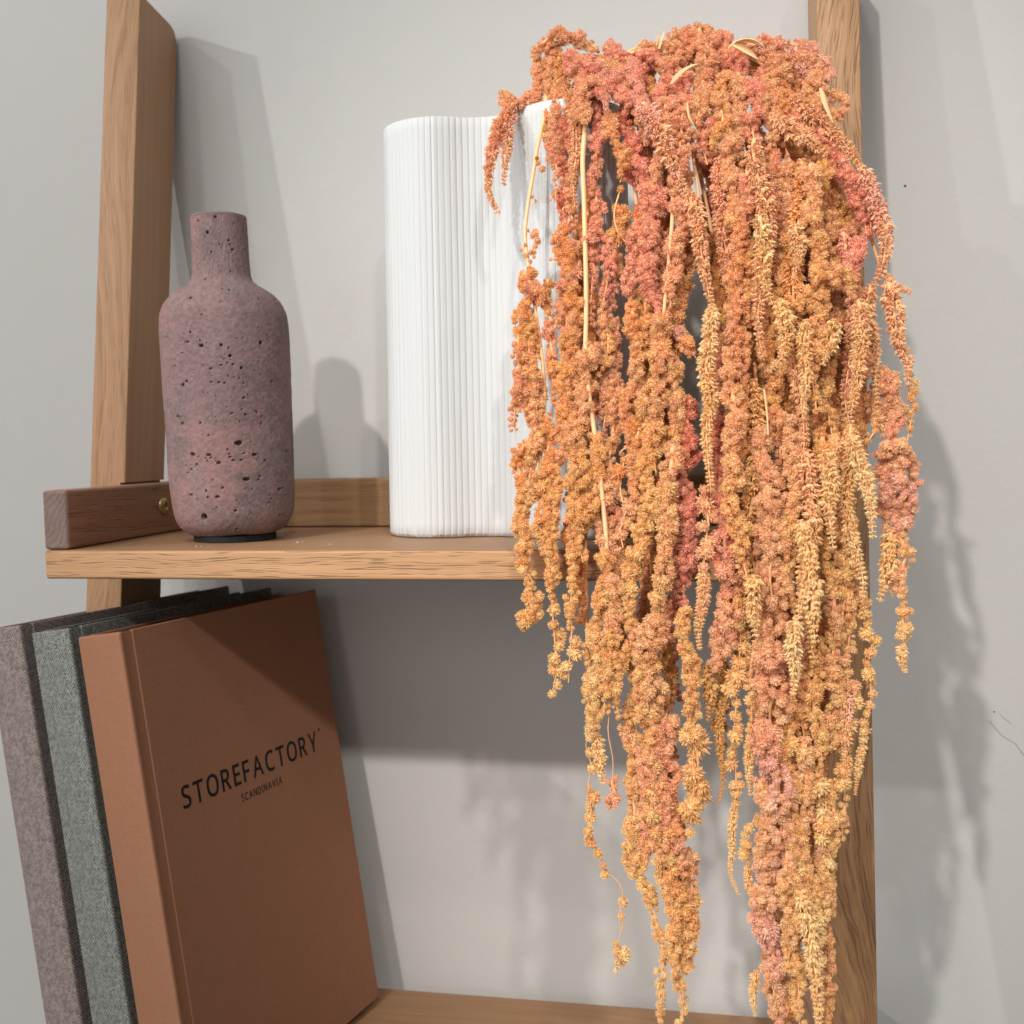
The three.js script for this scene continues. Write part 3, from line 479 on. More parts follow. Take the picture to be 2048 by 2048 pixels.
tassel('f', 5.1, 'peach', 'salmon', -15, [406, 180, 407.6, 152.4, 405.2, 125.4, 408.8, 98.5, 406.4, 72.1]);
tassel('f', 4.8, 'salmon', 'peach', -15, [416.3, 152.1, 413.9, 125.1, 418, 98.3, 415, 65.4]);
tassel('f', 4.5, 'peach', 'amber', -13, [411.5, 105, 413.7, 78.5, 410.7, 52.5, 412.9, 29.9]);
amaranth('pink amaranth head sloping down to the right from the top left of the bunch', 376, 348.3, 4);
tassel('f', 6.0, 'salmon', 'peach', 0, [356.9, 360.4, 365.8, 365.7, 378.3, 363.6, 389.9, 360.5, 399, 353.1]);
tassel('f', 5.7, 'peach', 'salmon', -4, [365, 371.9, 367.4, 365.2, 363.1, 358, 355.6, 358.8]);
tassel('f', 8.5, 'pink', 'rose', 4, [379.7, 347, 390.6, 333.2, 402.5, 324.1, 416.7, 318.3, 429.2, 305.5, 438.1, 289.2]);
tassel('f', 6.6, 'salmon', 'pink', 6, [384.5, 333, 399.5, 318.3, 413.8, 310.4, 425.3, 296.7]);
tassel('w', 3.6, 'rose', 'rose', 8, [408, 318.8, 408.1, 303.8, 408.3, 293.8]);
tassel('f', 5.4, 'pink', 'rose', 0, [404, 353.5, 415.1, 347.7, 423.3, 336, 431.9, 319.7]);
tassel('w', 7.2, 'rose', 'peach', 10, [433.2, 298.6, 441.3, 279.6, 448.6, 263.5, 455, 247.6, 462.1, 230.2]);
tassel('f', 5.1, 'rose', 'salmon', 8, [429.6, 301.8, 440.3, 280.3, 446.8, 265.9, 453.4, 251.7]);
amaranth('coral amaranth bunch just left of the dark vertical gap in the blooms', 423.5, 307, -4);
tassel('f', 5.7, 'peach', 'orange', -4, [408.8, 295.6, 415.1, 271.5, 420.6, 258.8, 418, 244.9]);
tassel('s', 6.0, 'orange', 'peach', -8, [417.7, 240.7, 413.7, 223.4, 416.5, 211.1, 421.9, 203.9]);
tassel('f', 6.9, 'deep', 'pink', -12, [418.9, 301.8, 424.6, 273.1, 426.8, 253.4, 432.2, 235.4]);
tassel('f', 6.0, 'pink', 'salmon', -4, [427.3, 260.1, 437.4, 241.9, 434.8, 221.3, 428.9, 204.5, 425.6, 184.2, 425.7, 163.9, 423.5, 147.2]);
tassel('f', 6.9, 'salmon', 'pink', 0, [445.5, 261.2, 442.2, 233.8, 439, 210, 435.8, 186.4, 441.7, 162.7, 444.3, 142.7]);
tassel('f', 6.3, 'salmon', 'peach', 6, [448, 300.8, 450, 276.6, 445.1, 256.2, 442.5, 239.2]);
tassel('f', 5.4, 'deep', 'orange', -14, [430.8, 230.7, 429.2, 209.8, 426.2, 199.6]);
stalk(1.36, 4, [453.5, 235.5, 452.9, 215.2, 450.2, 181.7, 447, 148.8, 444.5, 122.7, 441.9, 100.2]);
tassel('f', 6.0, 'salmon', 'peach', 4, [452.9, 228.8, 461.3, 214.7, 455.4, 194.8, 453.1, 174.9, 451.5, 155.2]);
tassel('f', 6.0, 'orange', 'peach', -2, [427.9, 160.2, 426, 143.6, 431.9, 128.5, 428.7, 112.2, 424.3, 97.6, 422.4, 86.3]);
tassel('f', 7.5, 'peach', 'amber', 4, [443.8, 152.2, 447, 129.1, 442.6, 109.8, 440.7, 90.6, 439.5, 71.5, 442.7, 50.9]);
tassel('f', 5.4, 'rose', 'orange', 0, [452.9, 142.4, 461.6, 132.2, 467.9, 123.5]);
tassel('f', 5.4, 'orange', 'peach', -6, [420.4, 104.4, 425.4, 81.5, 424.2, 68.5, 418.4, 63.8]);
tassel('b', 5.7, 'orange', 'peach', -6, [421.6, 58.9, 419.2, 39.8, 422.5, 25.5, 419.4, 14.5, 421.4, 3.5]);
tassel('f', 6.6, 'amber', 'gold', 2, [439.4, 68.3, 436.9, 47.8, 438.8, 30.6, 435.7, 15.1, 430.2, 1.2, 427.9, -12.9, 424.9, -28.7, 426, -44.4]);
tassel('f', 6.9, 'peach', 'gold', 6, [453.1, 68.1, 451.5, 46.2, 448.4, 27.6, 450.2, 9.2, 447.1, -6.2, 445.1, -23.3, 443.7, -41.9]);
tassel('f', 7.2, 'deep', 'pink', -6, [460, 96.9, 461.9, 71.1, 458.9, 48.8, 460.5, 29.9, 463.5, 14.3, 460.3, -4.4, 459, -20.1, 460.1, -34.3]);
tassel('f', 6.3, 'peach', 'amber', 0, [451.3, 122.8, 455.1, 96.8, 452.9, 74.4, 454.4, 55.4]);
tassel('f', 6.0, 'orange', 'peach', -4, [434.5, 87.7, 428.8, 65.3, 430.5, 39.7, 428.4, 20.9]);
tassel('f', 5.7, 'deep', 'salmon', -16, [447.5, 110.8, 444.2, 77.9, 447.5, 45.4, 453.8, 13.5, 452, -24.7]);
amaranth('longest left amaranth tail of two thin strands reaching the bottom edge of the picture', 445, -22, 4);
tassel('f', 5.4, 'amber', 'gold', -2, [408.4, 2.3, 412.1, -15.1, 406.9, -29.4, 404.2, -45.3, 402.1, -62.9]);
tassel('f', 5.1, 'amber', 'gold', 2, [424.8, -38.1, 426.6, -57, 419.5, -71.3, 415, -85.6, 419.3, -102.9]);
tassel('f', 6.0, 'peach', 'gold', 2, [413.7, -13, 417.3, -35, 412.1, -57.2, 415.1, -76.1]);
tassel('f', 6.6, 'gold', 'pale', 0, [403.1, -45, 406.7, -67.2, 403.4, -86.3, 401.9, -105.5, 403.7, -121.4]);
tassel('w', 4.2, 'gold', 'pale', 0, [403.8, -115, 406.2, -130.8, 407.6, -146.1]);
tassel('f', 7.9, 'peach', 'amber', 4, [442.4, -37.6, 438.6, -56.4, 437.2, -75.2, 440.7, -97.1, 438.1, -116, 434.8, -134.9]);
tassel('f', 7.5, 'salmon', 'amber', 4, [435.5, -122.3, 436.6, -144.3, 438.3, -166.3, 433.8, -185.4, 429.9, -202.9]);
tassel('f', 6.0, 'amber', 'gold', 8, [459.2, -33.7, 460.9, -55.3, 463.2, -70.7, 464.9, -86.2, 463, -101.7, 461.7, -115.7]);
tassel('b', 7.9, 'gold', 'amber', 8, [461.7, -111, 467.7, -123.2, 465.8, -138.8, 464.5, -151.2, 465, -166.7, 460.7, -170.1]);
tassel('f', 8.5, 'salmon', 'orange', 2, [447.4, -103.7, 446, -128.9, 448.9, -153.9, 450.6, -179, 451.7, -197.8]);
tassel('f', 8.5, 'orange', 'amber', 2, [451.7, -191.5, 454.6, -213.4, 458.2, -232, 457.5, -251, 459.2, -260.3]);
tassel('f', 5.1, 'gold', 'gold', 4, [424.6, -166.9, 424.4, -185.8, 429.3, -201.4, 437.9, -215.1, 440.9, -232.3]);
tassel('f', 4.2, 'gold', 'pale', 4, [440.9, -229.1, 445.1, -247.7, 444.4, -266.7, 442.4, -281.1, 444.7, -299.8]);
tassel('f', 4.5, 'amber', 'pale', 4, [464.5, -224.5, 459.4, -249.9, 455.5, -272.2, 457.3, -284.6, 454.7, -299]);
tassel('f', 5.4, 'peach', 'amber', -6, [428.3, -87.1, 424.3, -109.6, 427.3, -135.1, 425.2, -157.5]);
tassel('f', 4.8, 'brown', 'orange', -14, [447.1, -59.7, 450.1, -85.3, 447.3, -111, 452.9, -133.3]);
tassel('f', 5.4, 'amber', 'amber', -6, [423.7, -61.7, 429, -80.8, 425.6, -100, 431.2, -119]);
tassel('f', 6.0, 'peach', 'gold', 6, [438.2, -115.4, 441.7, -140.3, 439.7, -165.5, 443.2, -187.3]);
tassel('f', 6.0, 'salmon', 'gold', 6, [444.8, -140.2, 447.1, -168.3, 445.6, -193.4, 449.2, -215.2]);
tassel('f', 5.4, 'amber', 'gold', 7, [449.9, -202.2, 451.6, -224, 453.3, -242.6, 451.3, -264.7]);
tassel('f', 5.4, 'peach', 'amber', 0, [461, -185.5, 463.3, -207.4, 461.9, -226.4, 464.9, -242]);
tassel('f', 5.4, 'peach', 'gold', 6, [432.6, -43.6, 431.1, -65.5, 433.5, -87.4, 428.9, -106.3]);
tassel('f', 5.1, 'amber', 'gold', 4, [417.4, -44.2, 413.5, -63.1, 410.8, -82.1, 409.4, -101.1]);
tassel('f', 5.1, 'gold', 'pale', 2, [425.9, -142.2, 428.2, -161.1, 425.5, -183.4, 431.1, -198.9]);
tassel('f', 4.8, 'salmon', 'peach', 6, [452, -164.9, 456.8, -183.4, 457.9, -202.1]);
amaranth('thin amaranth bead chain dangling lowest at the left of the lower blooms', 396.8, -61.8, -4);
tassel('f', 4.2, 'gold', 'gold', -4, [397.4, -58.6, 399.8, -77.7, 398.4, -93.8, 400.2, -109.8]);
tassel('s', 4.5, 'gold', 'gold', -4, [400.2, -106.6, 396.9, -122.7, 400, -135.4, 397.6, -150]);
tassel('b', 5.1, 'gold', 'amber', -4, [397.9, -150, 400.4, -161.1, 399, -170.8, 401.4, -186.8, 406.5, -196.8, 409.6, -206.3]);
tassel('s', 4.2, 'gold', 'gold', -4, [409, -204.1, 416.6, -209.1, 419.7, -217.9, 417.1, -232.5, 418.3, -240.5]);
stalk(0.31, -4, [417.1, -221.3, 419.6, -235.6, 416.9, -247, 414.8, -266.4]);
tassel('b', 4.5, 'gold', 'pale', -4, [416.9, -249.6, 418.1, -257.2, 414.8, -268]);
tassel('f', 4.8, 'peach', 'salmon', 0, [413.1, -143.3, 415.5, -152.8, 411, -161.9]);
stalk(0.35, 0, [414.8, -86.1, 411.4, -111.6, 414.4, -130.6, 413.7, -146.5]);
amaranth('salmon-centred amaranth ending in thin brown tips to the right of the dark gap', 471, 227.2, 6);
tassel('w', 5.7, 'peach', 'peach', 12, [463.4, 233, 469.1, 212.6, 471.5, 192.6, 474.6, 172.7, 478.2, 153.1]);
tassel('w', 5.4, 'pale', 'gold', 14, [478.2, 156.1, 476.2, 133.7, 474.2, 114.7, 476.5, 95.7, 474, 77, 475.1, 58.5, 476.7, 38.6]);
tassel('b', 6.3, 'peach', 'peach', 8, [473.7, 39.8, 474.8, 18.4, 472.2, 3.3, 472.7, -12]);
tassel('w', 4.2, 'peach', 'gold', 8, [472.2, -8.9, 471.4, -27.4, 468.3, -45.9, 469.4, -58.3]);
tassel('f', 8.2, 'pink', 'salmon', 4, [484.7, 38, 487, 21.1, 485, 5.9, 486.7, -12.5, 484.8, -29.4]);
tassel('f', 8.2, 'salmon', 'peach', 4, [485.4, -24.8, 486.5, -43.3, 480.9, -60.4, 475.4, -69.8]);
tassel('f', 7.2, 'deep', 'pink', -8, [481.5, 83.5, 479.4, 64.3, 482.4, 45.3, 484.2, 29.6]);
tassel('f', 4.8, 'orange', 'gold', 8, [497.8, 70.4, 491.5, 56.6, 485.3, 45.9, 481.6, 38.2]);
tassel('w', 4.8, 'brown', 'brown', 0, [472.9, -69.1, 475.3, -84.7, 473.9, -104.7]);
tassel('w', 3.0, 'brown', 'brown', -4, [481.4, -91.7, 481.2, -116.8, 482.9, -140.3, 480.3, -155.8]);
tassel('b', 5.7, 'amber', 'gold', 4, [493.9, -21.7, 494.3, -43.2, 493, -64.8, 491.7, -83.4, 490.3, -101.9]);
tassel('b', 4.5, 'gold', 'gold', 2, [490.4, -99.4, 489.6, -121.1, 490.7, -139.7, 490, -156.8]);
tassel('w', 2.7, 'gold', 'pale', 2, [490, -152.2, 488.1, -170.9, 488, -186.5, 486.7, -197.5, 491.5, -210.3]);
tassel('f', 5.4, 'brown', 'amber', -8, [483.1, -64.3, 484.6, -83.1, 481.3, -102.1, 482.7, -124.2]);
amaranth('tall salmon crest at the very top of the amaranth bunch', 469.6, 358.2, 0);
tassel('f', 8.2, 'salmon', 'peach', -4, [468.5, 364.3, 463.6, 349.3, 454.7, 334.4, 450, 319.5, 448.3, 298.3, 453, 278.6]);
tassel('f', 7.2, 'peach', 'salmon', 2, [470, 362.7, 472.8, 345.5, 475.4, 325.3, 473.3, 302]);
tassel('f', 7.2, 'salmon', 'pink', 0, [482.5, 354.4, 489.2, 340.1, 497.7, 323.9, 489.6, 301.3, 484.3, 279.3]);
tassel('f', 6.6, 'peach', 'peach', -2, [422.1, 346, 436.2, 350, 448.6, 345.4, 458, 351.2]);
tassel('f', 6.0, 'salmon', 'pink', 2, [440.3, 335.6, 450.8, 327.9, 446, 308.9, 441.2, 296.7]);
tassel('f', 7.2, 'salmon', 'peach', 0, [498.8, 343.5, 512.2, 337.6, 523.4, 323.3, 528.4, 310.1]);
tassel('f', 6.6, 'pink', 'salmon', 6, [504.5, 310, 510.4, 292.9, 505.1, 275.9, 507.1, 258.7]);
tassel('f', 6.6, 'peach', 'peach', 6, [473, 315.3, 472, 296.5, 468.7, 278.7]);
tassel('f', 6.0, 'peach', 'amber', 8, [489.7, 317, 484.5, 296.6, 485.9, 276.8, 479.3, 260.1]);
tassel('f', 6.0, 'salmon', 'peach', 4, [453.2, 284.6, 458.8, 262.7, 455.5, 242.3, 458.7, 225]);
tassel('f', 6.3, 'peach', 'peach', 4, [524.6, 319.4, 515.6, 299.3, 519.6, 278.8, 516.1, 258.6]);
tassel('f', 6.9, 'salmon', 'peach', -6, [400.3, 345.6, 411.6, 335.3, 419.3, 321.2, 416.5, 304.1]);
tassel('f', 6.9, 'peach', 'salmon', 0, [412.4, 328.2, 423.8, 305.4, 434.6, 287.7, 438.2, 268.8]);
tassel('f', 6.9, 'peach', 'amber', -14, [432.2, 341.1, 436.3, 322.7, 433.4, 301.3, 432.3, 280.3]);
tassel('f', 6.9, 'pink', 'peach', 4, [457.8, 321.9, 462, 300.3, 458.9, 280, 461.4, 259]);
tassel('f', 6.9, 'orange', 'peach', -6, [466.1, 343.1, 478.2, 337.3, 488.5, 331.8, 495.5, 339.9]);
tassel('f', 6.9, 'salmon', 'salmon', 0, [478, 308.7, 481.2, 287.6, 472.8, 269.7, 476, 252.2]);
tassel('f', 6.9, 'peach', 'amber', -14, [485.2, 340.1, 505.9, 335.6, 518.9, 316.7, 524.7, 297]);
tassel('f', 6.9, 'peach', 'peach', 4, [496.5, 318, 497.5, 292.8, 493.9, 273.9, 498.5, 253]);
tassel('f', 6.9, 'pink', 'peach', -6, [511.9, 320.6, 514.3, 295, 507.2, 275.9, 511.8, 254.8]);
tassel('f', 6.9, 'orange', 'salmon', 0, [519.6, 313, 526.7, 289.5, 523, 272.9, 528.9, 252]);
tassel('f', 6.9, 'salmon', 'amber', -14, [532.6, 321.8, 537.8, 295.8, 533.6, 272.8, 539.6, 254.9]);
tassel('f', 6.9, 'peach', 'peach', 4, [538.1, 326.5, 548.7, 312.7, 545.7, 292.3, 549.5, 273.1]);
tassel('f', 6.9, 'peach', 'peach', -6, [450.1, 354, 460.7, 359.7, 471.3, 363.4, 480.1, 355.2]);
tassel('f', 6.9, 'pink', 'salmon', 0, [440, 343.2, 429.8, 330.9, 427.1, 309.4, 422.6, 292.9]);
tassel('f', 6.9, 'orange', 'amber', -14, [543.6, 282.9, 549.5, 264.6, 545.9, 247.6, 550.3, 230.2]);
tassel('f', 6.9, 'salmon', 'peach', 4, [383.6, 343, 391.6, 328.7, 389.5, 307.1, 396.1, 285.6]);
tassel('f', 6.9, 'peach', 'peach', -6, [450.4, 335.8, 447.2, 318.4, 444.3, 293.1, 447.9, 273.3]);
leaf(6.5, 18, [451.7, 309.1, 455.6, 317.1, 462.2, 322.4, 470.2, 324.1, 474.1, 321.2], 0.5);
leaf(2.9, 8, [443.1, 344.7, 443.7, 352.7, 446.3, 360.5], 0.2);
leaf(3.2, 8, [441, 347.6, 441.5, 354.8, 440.3, 359.5], 1.4);
leaf(4.9, 16, [489.9, 336.7, 495, 342.3, 502.4, 343.7, 510.3, 340.6, 514.7, 334.9], 1);
leaf(3.9, 20, [492.9, 337.2, 499.4, 333.9, 505.8, 328.9, 509.6, 323.4], 0.2);
leaf(3.2, 14, [495.1, 341.5, 503.1, 341.5, 509, 338.2], 2);
leaf(3.2, 20, [463.4, 292, 465.7, 279.8, 470.1, 269.3], 0.9);
leaf(3.6, 18, [547.8, 296.3, 550.7, 284.5, 555.1, 269.8], 0.4);
amaranth('pale rose amaranth loop at the top right in front of the right post', 525.7, 339.7, 2);
tassel('f', 4.8, 'salmon', 'rose', 2, [510.8, 347.1, 524.2, 343.8, 537.4, 339.7, 549.1, 331.4, 556.8, 320.3, 557.4, 310.5]);
tassel('w', 5.4, 'rose', 'rose', 6, [535.2, 336.4, 539.7, 322.1, 545.2, 311.3, 552.2, 305.6, 557, 311]);
tassel('f', 6.0, 'peach', 'salmon', -4, [525.9, 335.7, 536.9, 323.7, 542.6, 308.2, 540.3, 295.9]);
tassel('f', 4.5, 'salmon', 'peach', 0, [537.5, 309.1, 549.9, 301.7, 559.8, 296.6, 564.8, 287.2, 559.7, 277]);
tassel('f', 3.9, 'peach', 'peach', 0, [550.5, 287.3, 558.7, 282.5, 555.2, 273.9]);
amaranth('peach amaranth strand arching along the right outline of the bunch above the post', 533.3, 294.3, 2);
tassel('w', 6.0, 'peach', 'peach', 4, [530, 295.8, 543.5, 282.5, 554.1, 268.7, 566.1, 255, 574.3, 239.4]);
tassel('w', 6.0, 'rose', 'peach', 6, [572.3, 242.4, 578.7, 223.8, 584, 207.1, 585.8, 190.8, 582.3, 174.9, 576, 162.4]);
tassel('f', 5.7, 'salmon', 'pink', 0, [523.3, 285.8, 538.8, 273.4, 551.2, 260.6, 560.2, 246.4, 566, 232.6, 572.3, 215.6, 575.8, 199]);
tassel('f', 6.6, 'pink', 'deep', -2, [563.4, 243.4, 569.8, 226.2, 577.4, 212.5, 578.1, 196]);
tassel('w', 5.4, 'peach', 'pale', 6, [576, 165.6, 572.5, 146.7, 576.1, 127.6, 576.7, 108.9, 577.9, 91.8]);
tassel('w', 6.0, 'peach', 'peach', 10, [517.7, 278.8, 528.6, 270.2, 540.8, 260.2, 551.4, 250.4]);
tassel('f', 5.4, 'amber', 'amber', 6, [550.4, 255.6, 549.4, 238.9, 546.6, 222.5, 547.8, 209.2]);
amaranth('rightmost amaranth tassel hanging in front of the bare wall beside the right post', 584.7, 174.8, 6);
tassel('f', 2.7, 'peach', 'peach', 4, [584.4, 175.1, 590.7, 165.2, 598.8, 159.7]);
tassel('w', 2.4, 'peach', 'peach', 2, [590.8, 159.7, 593.5, 151, 596.8, 142.3]);
tassel('w', 6.0, 'peach', 'peach', 6, [586.3, 168.3, 589.1, 146, 591.4, 127.1, 596.1, 116.9, 595.8, 102.1]);
tassel('f', 6.6, 'peach', 'salmon', 4, [580.6, 112, 586.6, 96.3, 588.5, 83.9, 583.4, 70.3, 585.7, 61.1]);
tassel('f', 9.4, 'peach', 'rose', 4, [585.8, 65.6, 589.7, 53.5, 590.9, 38.4, 588.7, 23.5, 586, 13.2]);
tassel('f', 6.0, 'salmon', 'peach', 0, [582, 62.6, 580.8, 44.4, 582.2, 26.3, 582.1, 14.3]);
tassel('w', 5.7, 'gold', 'gold', 4, [583.2, 14.6, 581.5, -3.1, 579.2, -16.6, 576.3, -27.2]);
tassel('f', 4.5, 'gold', 'peach', 6, [585.7, 14.8, 591, 1.6, 587.5, -11.8, 589.1, -23.8, 589.1, -32.8]);
tassel('f', 4.2, 'gold', 'pale', 6, [589.1, -29.8, 589, -44.7, 589.6, -56.7]);
tassel('w', 3.3, 'pale', 'gold', 6, [589, -53.7, 588.4, -62.7, 590.4, -70.4]);
tassel('b', 3.6, 'gold', 'gold', 2, [597.9, 108.4, 599.7, 92.9, 596.8, 77.6, 594.7, 67.9]);
tassel('f', 4.5, 'peach', 'gold', 0, [578.1, 106, 575.5, 90.5, 578, 78.1, 570.3, 65.9]);
tassel('w', 2.4, 'gold', 'gold', 2, [583.8, -6.3, 582.9, -16.9, 584, -25.9]);
amaranth('broad apricot amaranth curtain filling the middle of the right half of the bunch', 522.7, 259.2, 0);
tassel('w', 6.0, 'salmon', 'peach', 2, [484, 261.4, 483.9, 233.1, 486.2, 205, 490.7, 177.2, 494.6, 149.9, 493, 123.1, 491.7, 96.7, 491.5, 70.5]);
tassel('f', 6.3, 'peach', 'amber', 7, [491.3, 269.8, 489.8, 246, 492.9, 222.3, 497.4, 198.7, 500.9, 175.5, 500.6, 152.7, 497.4, 130.3, 497.1, 108.1]);
tassel('f', 6.0, 'salmon', 'orange', 12, [501.7, 247.3, 500.1, 220.2, 495, 193.7, 493, 167.2, 492.2, 141, 495.4, 115, 495.6, 89.5, 493.1, 64.3]);
tassel('w', 6.6, 'peach', 'peach', 17, [505.2, 262.5, 506.6, 241.4, 511.4, 220.3, 512.4, 199.7, 509.1, 179.5, 507.4, 159.4, 506.3, 139.5, 509.3, 119.6]);
tassel('f', 6.6, 'salmon', 'amber', 2, [518.1, 255.6, 518.4, 224.2, 516.8, 193.4, 513.7, 163, 512.8, 133, 515.9, 103.2, 518.8, 74, 519.2, 45.2]);
tassel('f', 6.0, 'peach', 'amber', 7, [525.3, 247, 527.6, 224.4, 526.5, 202.3, 524.5, 180.4, 521.2, 158.8, 521.8, 137.2, 525.9, 115.7, 528.1, 94.6]);
tassel('w', 6.3, 'orange', 'peach', 12, [535.2, 248.3, 534.1, 216.3, 529.2, 184.9, 528.5, 153.7, 528.1, 123, 531.9, 92.6, 532.6, 62.7, 528.4, 33.4]);
tassel('f', 6.3, 'peach', 'amber', 17, [540, 243.4, 540.5, 220.4, 542.2, 197.6, 544.6, 175, 543.7, 152.9, 541.9, 131, 538.3, 109.4, 540.2, 87.8]);
tassel('f', 6.0, 'peach', 'gold', 2, [551.5, 213.1, 551.8, 191, 554.3, 169, 554.2, 147.4, 551.5, 126.1, 547.5, 105, 549, 84, 552.2, 63.2]);
tassel('w', 5.7, 'pink', 'peach', 7, [559.4, 201.8, 561.9, 183.1, 563.3, 164.7, 564.8, 146.4, 563, 128.4, 560.4, 110.6, 558.4, 92.9, 561.6, 75.3]);
tassel('f', 5.4, 'pink', 'peach', 12, [568.4, 193.9, 565.9, 179.3, 564.2, 164.8, 566.1, 150.3, 568.5, 135.8, 569.1, 121.6, 566.3, 107.5, 561, 93.6]);
tassel('f', 6.3, 'peach', 'amber', 17, [487.2, 126.7, 489.7, 105.1, 491.3, 83.7, 489.5, 62.7, 488.9, 41.8, 491.1, 21.2, 494.9, 0.8, 499.3, -19.8]);
tassel('w', 6.9, 'amber', 'gold', 2, [502.7, 108.2, 503.4, 85.5, 505, 63.1, 503.2, 41, 499.8, 19.2, 501.9, -2.5, 506.1, -24.5, 509.2, -46.5]);
tassel('f', 7.2, 'peach', 'peach', 7, [508.2, 76.4, 509.1, 56.9, 511.5, 37.7, 515.2, 18.6, 513.3, -0.2, 510.8, -19.4, 509.9, -38.6, 510.9, -57.8]);
tassel('f', 6.0, 'peach', 'gold', 12, [522.9, 85.3, 524.9, 67.2, 527.6, 49.4, 526.2, 31.7, 522.8, 14.3, 521.3, -3.2, 522.6, -20.8, 526.8, -38.4]);
tassel('w', 6.3, 'peach', 'gold', 17, [533.4, 63.7, 534.7, 45.2, 536.6, 26.9, 535, 8.8, 531.7, -9.4, 530.7, -27.8, 533.5, -46.1, 537.5, -64.4]);
tassel('f', 6.0, 'amber', 'gold', 2, [544.9, 75.7, 543.9, 56.3, 541.1, 37.1, 540.5, 18.1, 543.5, -0.8, 546.2, -19.9, 547.8, -39, 544.9, -58.2]);
tassel('f', 6.0, 'peach', 'gold', 7, [552.5, 69.3, 551.1, 53.7, 549.2, 38.1, 552.6, 22.7, 555.8, 7.4, 557.7, -8, 555.7, -23.5, 554, -39]);
tassel('w', 5.1, 'gold', 'pale', 12, [560.2, 78.3, 560.4, 63.1, 559.1, 48.1, 556.9, 33.2, 558.5, 18.3, 561.3, 3.6, 565, -11.2, 565.4, -26.1]);
stalk(0.68, 16, [505.1, 183.6, 507.6, 164.1, 507, 145]);
stalk(0.68, 16, [509.4, 101, 510.9, 85.5, 511.3, 73.2]);
stalk(0.88, 15, [510.5, 18.8, 512.6, 4, 511, -11, 512.7, -26.1]);
amaranth('pale straw coloured amaranth ears hanging foremost over the right half of the bunch', 526.2, 169.7, 16);
tassel('w', 5.7, 'pale', 'gold', 22, [507.7, 211.5, 510.4, 191.9, 510.7, 169.5, 515, 153.5]);
tassel('w', 5.4, 'pale', 'peach', 22, [529.5, 203.8, 531.6, 187.6, 529.5, 173.4]);
tassel('w', 5.4, 'gold', 'pale', 24, [518.2, 156.2, 522.7, 140.4, 520.6, 121.8, 512.7, 112.2]);
tassel('w', 4.8, 'gold', 'pale', 22, [534.9, 143.2, 533.3, 124.7, 534.1, 106.1, 531.9, 84.9]);
tassel('w', 5.1, 'gold', 'pale', 22, [551.4, 142.6, 548.7, 127.2, 544, 115]);
tassel('w', 5.7, 'peach', 'gold', 24, [566.2, 154.1, 566.6, 129.4, 564, 108.2, 559.5, 84.2]);
tassel('w', 5.4, 'gold', 'pale', 24, [528.6, 22.3, 531.8, 7.8, 533.9, -6.9, 529.8, -24.6, 525.7, -38]);
tassel('w', 4.8, 'pale', 'pale', 24, [525.7, -35, 523.9, -54.3, 524.9, -69.1, 523.7, -79.8]);
tassel('w', 5.4, 'gold', 'pale', 24, [544.6, 63.5, 546.4, 45.7, 545.4, 28.1, 547.1, 6]);
tassel('w', 5.1, 'pale', 'pale', 24, [558.6, 72.2, 564.4, 52.8, 568.4, 36.7, 569.8, 11.2]);
tassel('w', 5.4, 'pale', 'gold', 24, [536.1, -9.8, 534.9, -29, 536.5, -48.8]);
tassel('w', 5.1, 'gold', 'pale', 22, [502.8, -10.2, 500.7, -28.1, 502, -46]);
tassel('f', 6.9, 'amber', 'peach', 22, [540.8, 168.1, 549.8, 172.4, 558.6, 167.3, 561.2, 154.6]);
tassel('f', 6.0, 'amber', 'amber', 22, [531.4, 149.6, 536.1, 158.9, 543.5, 155.4]);
amaranth('thickest long amaranth tail with a rosy centre, hanging to the bottom edge', 513.2, -11.9, 8);
tassel('f', 10.3, 'peach', 'peach', 10, [509.9, 36.5, 513.4, 15.4, 510.4, -8.6, 512.9, -32.9, 509.5, -60.3]);
tassel('f', 10.6, 'peach', 'salmon', 10, [510.1, -54.2, 512.7, -78.5, 511, -102.9, 513.8, -130.2]);
tassel('f', 10.0, 'rose', 'peach', 10, [513.3, -121.1, 515.5, -142.3, 517.2, -163.6, 515.9, -178.9]);
tassel('f', 7.5, 'peach', 'rose', 8, [513.1, -173.7, 507.6, -195.5, 506.8, -220.1, 507.9, -241.6]);
tassel('f', 6.6, 'rose', 'peach', 8, [506.3, -217.1, 511.8, -241.3, 512.5, -265.9, 514.8, -292.2]);
tassel('f', 6.9, 'amber', 'gold', 8, [523.1, -81.7, 520.6, -106.2, 522.8, -133.5, 526.2, -157.8, 523.7, -185.4, 525.9, -209.8, 523.4, -234.4, 526.8, -258.7, 527.8, -291.2]);
tassel('f', 6.0, 'peach', 'gold', 10, [530.4, -111.4, 532.6, -135.6, 530.2, -160, 528.8, -184.4, 531.1, -205.6, 533.3, -226.8]);
tassel('w', 6.0, 'pale', 'gold', 14, [527.8, -201.1, 533, -221.9, 535.2, -240, 537.4, -261, 538.5, -287]);
tassel('f', 5.7, 'peach', 'amber', 4, [541.2, -173.8, 542.8, -198.2, 543.9, -222.7, 543.2, -247.2, 544.8, -268.6, 543.5, -292.1]);
tassel('w', 3.0, 'gold', 'pale', 10, [501.8, -253.4, 499.9, -268.9, 501, -281.8]);
tassel('f', 5.4, 'amber', 'gold', 10, [541.3, -50.7, 538.2, -71.8, 537, -93, 540.9, -114.1, 540.8, -135.3]);
tassel('b', 7.2, 'gold', 'pale', 8, [541, -129.8, 543.9, -150.9, 540.8, -169.3, 547.8, -185.7]);
tassel('f', 5.7, 'peach', 'gold', 6, [544.5, -60.5, 550.2, -84.6, 547.8, -102.8, 547.1, -119.6]);
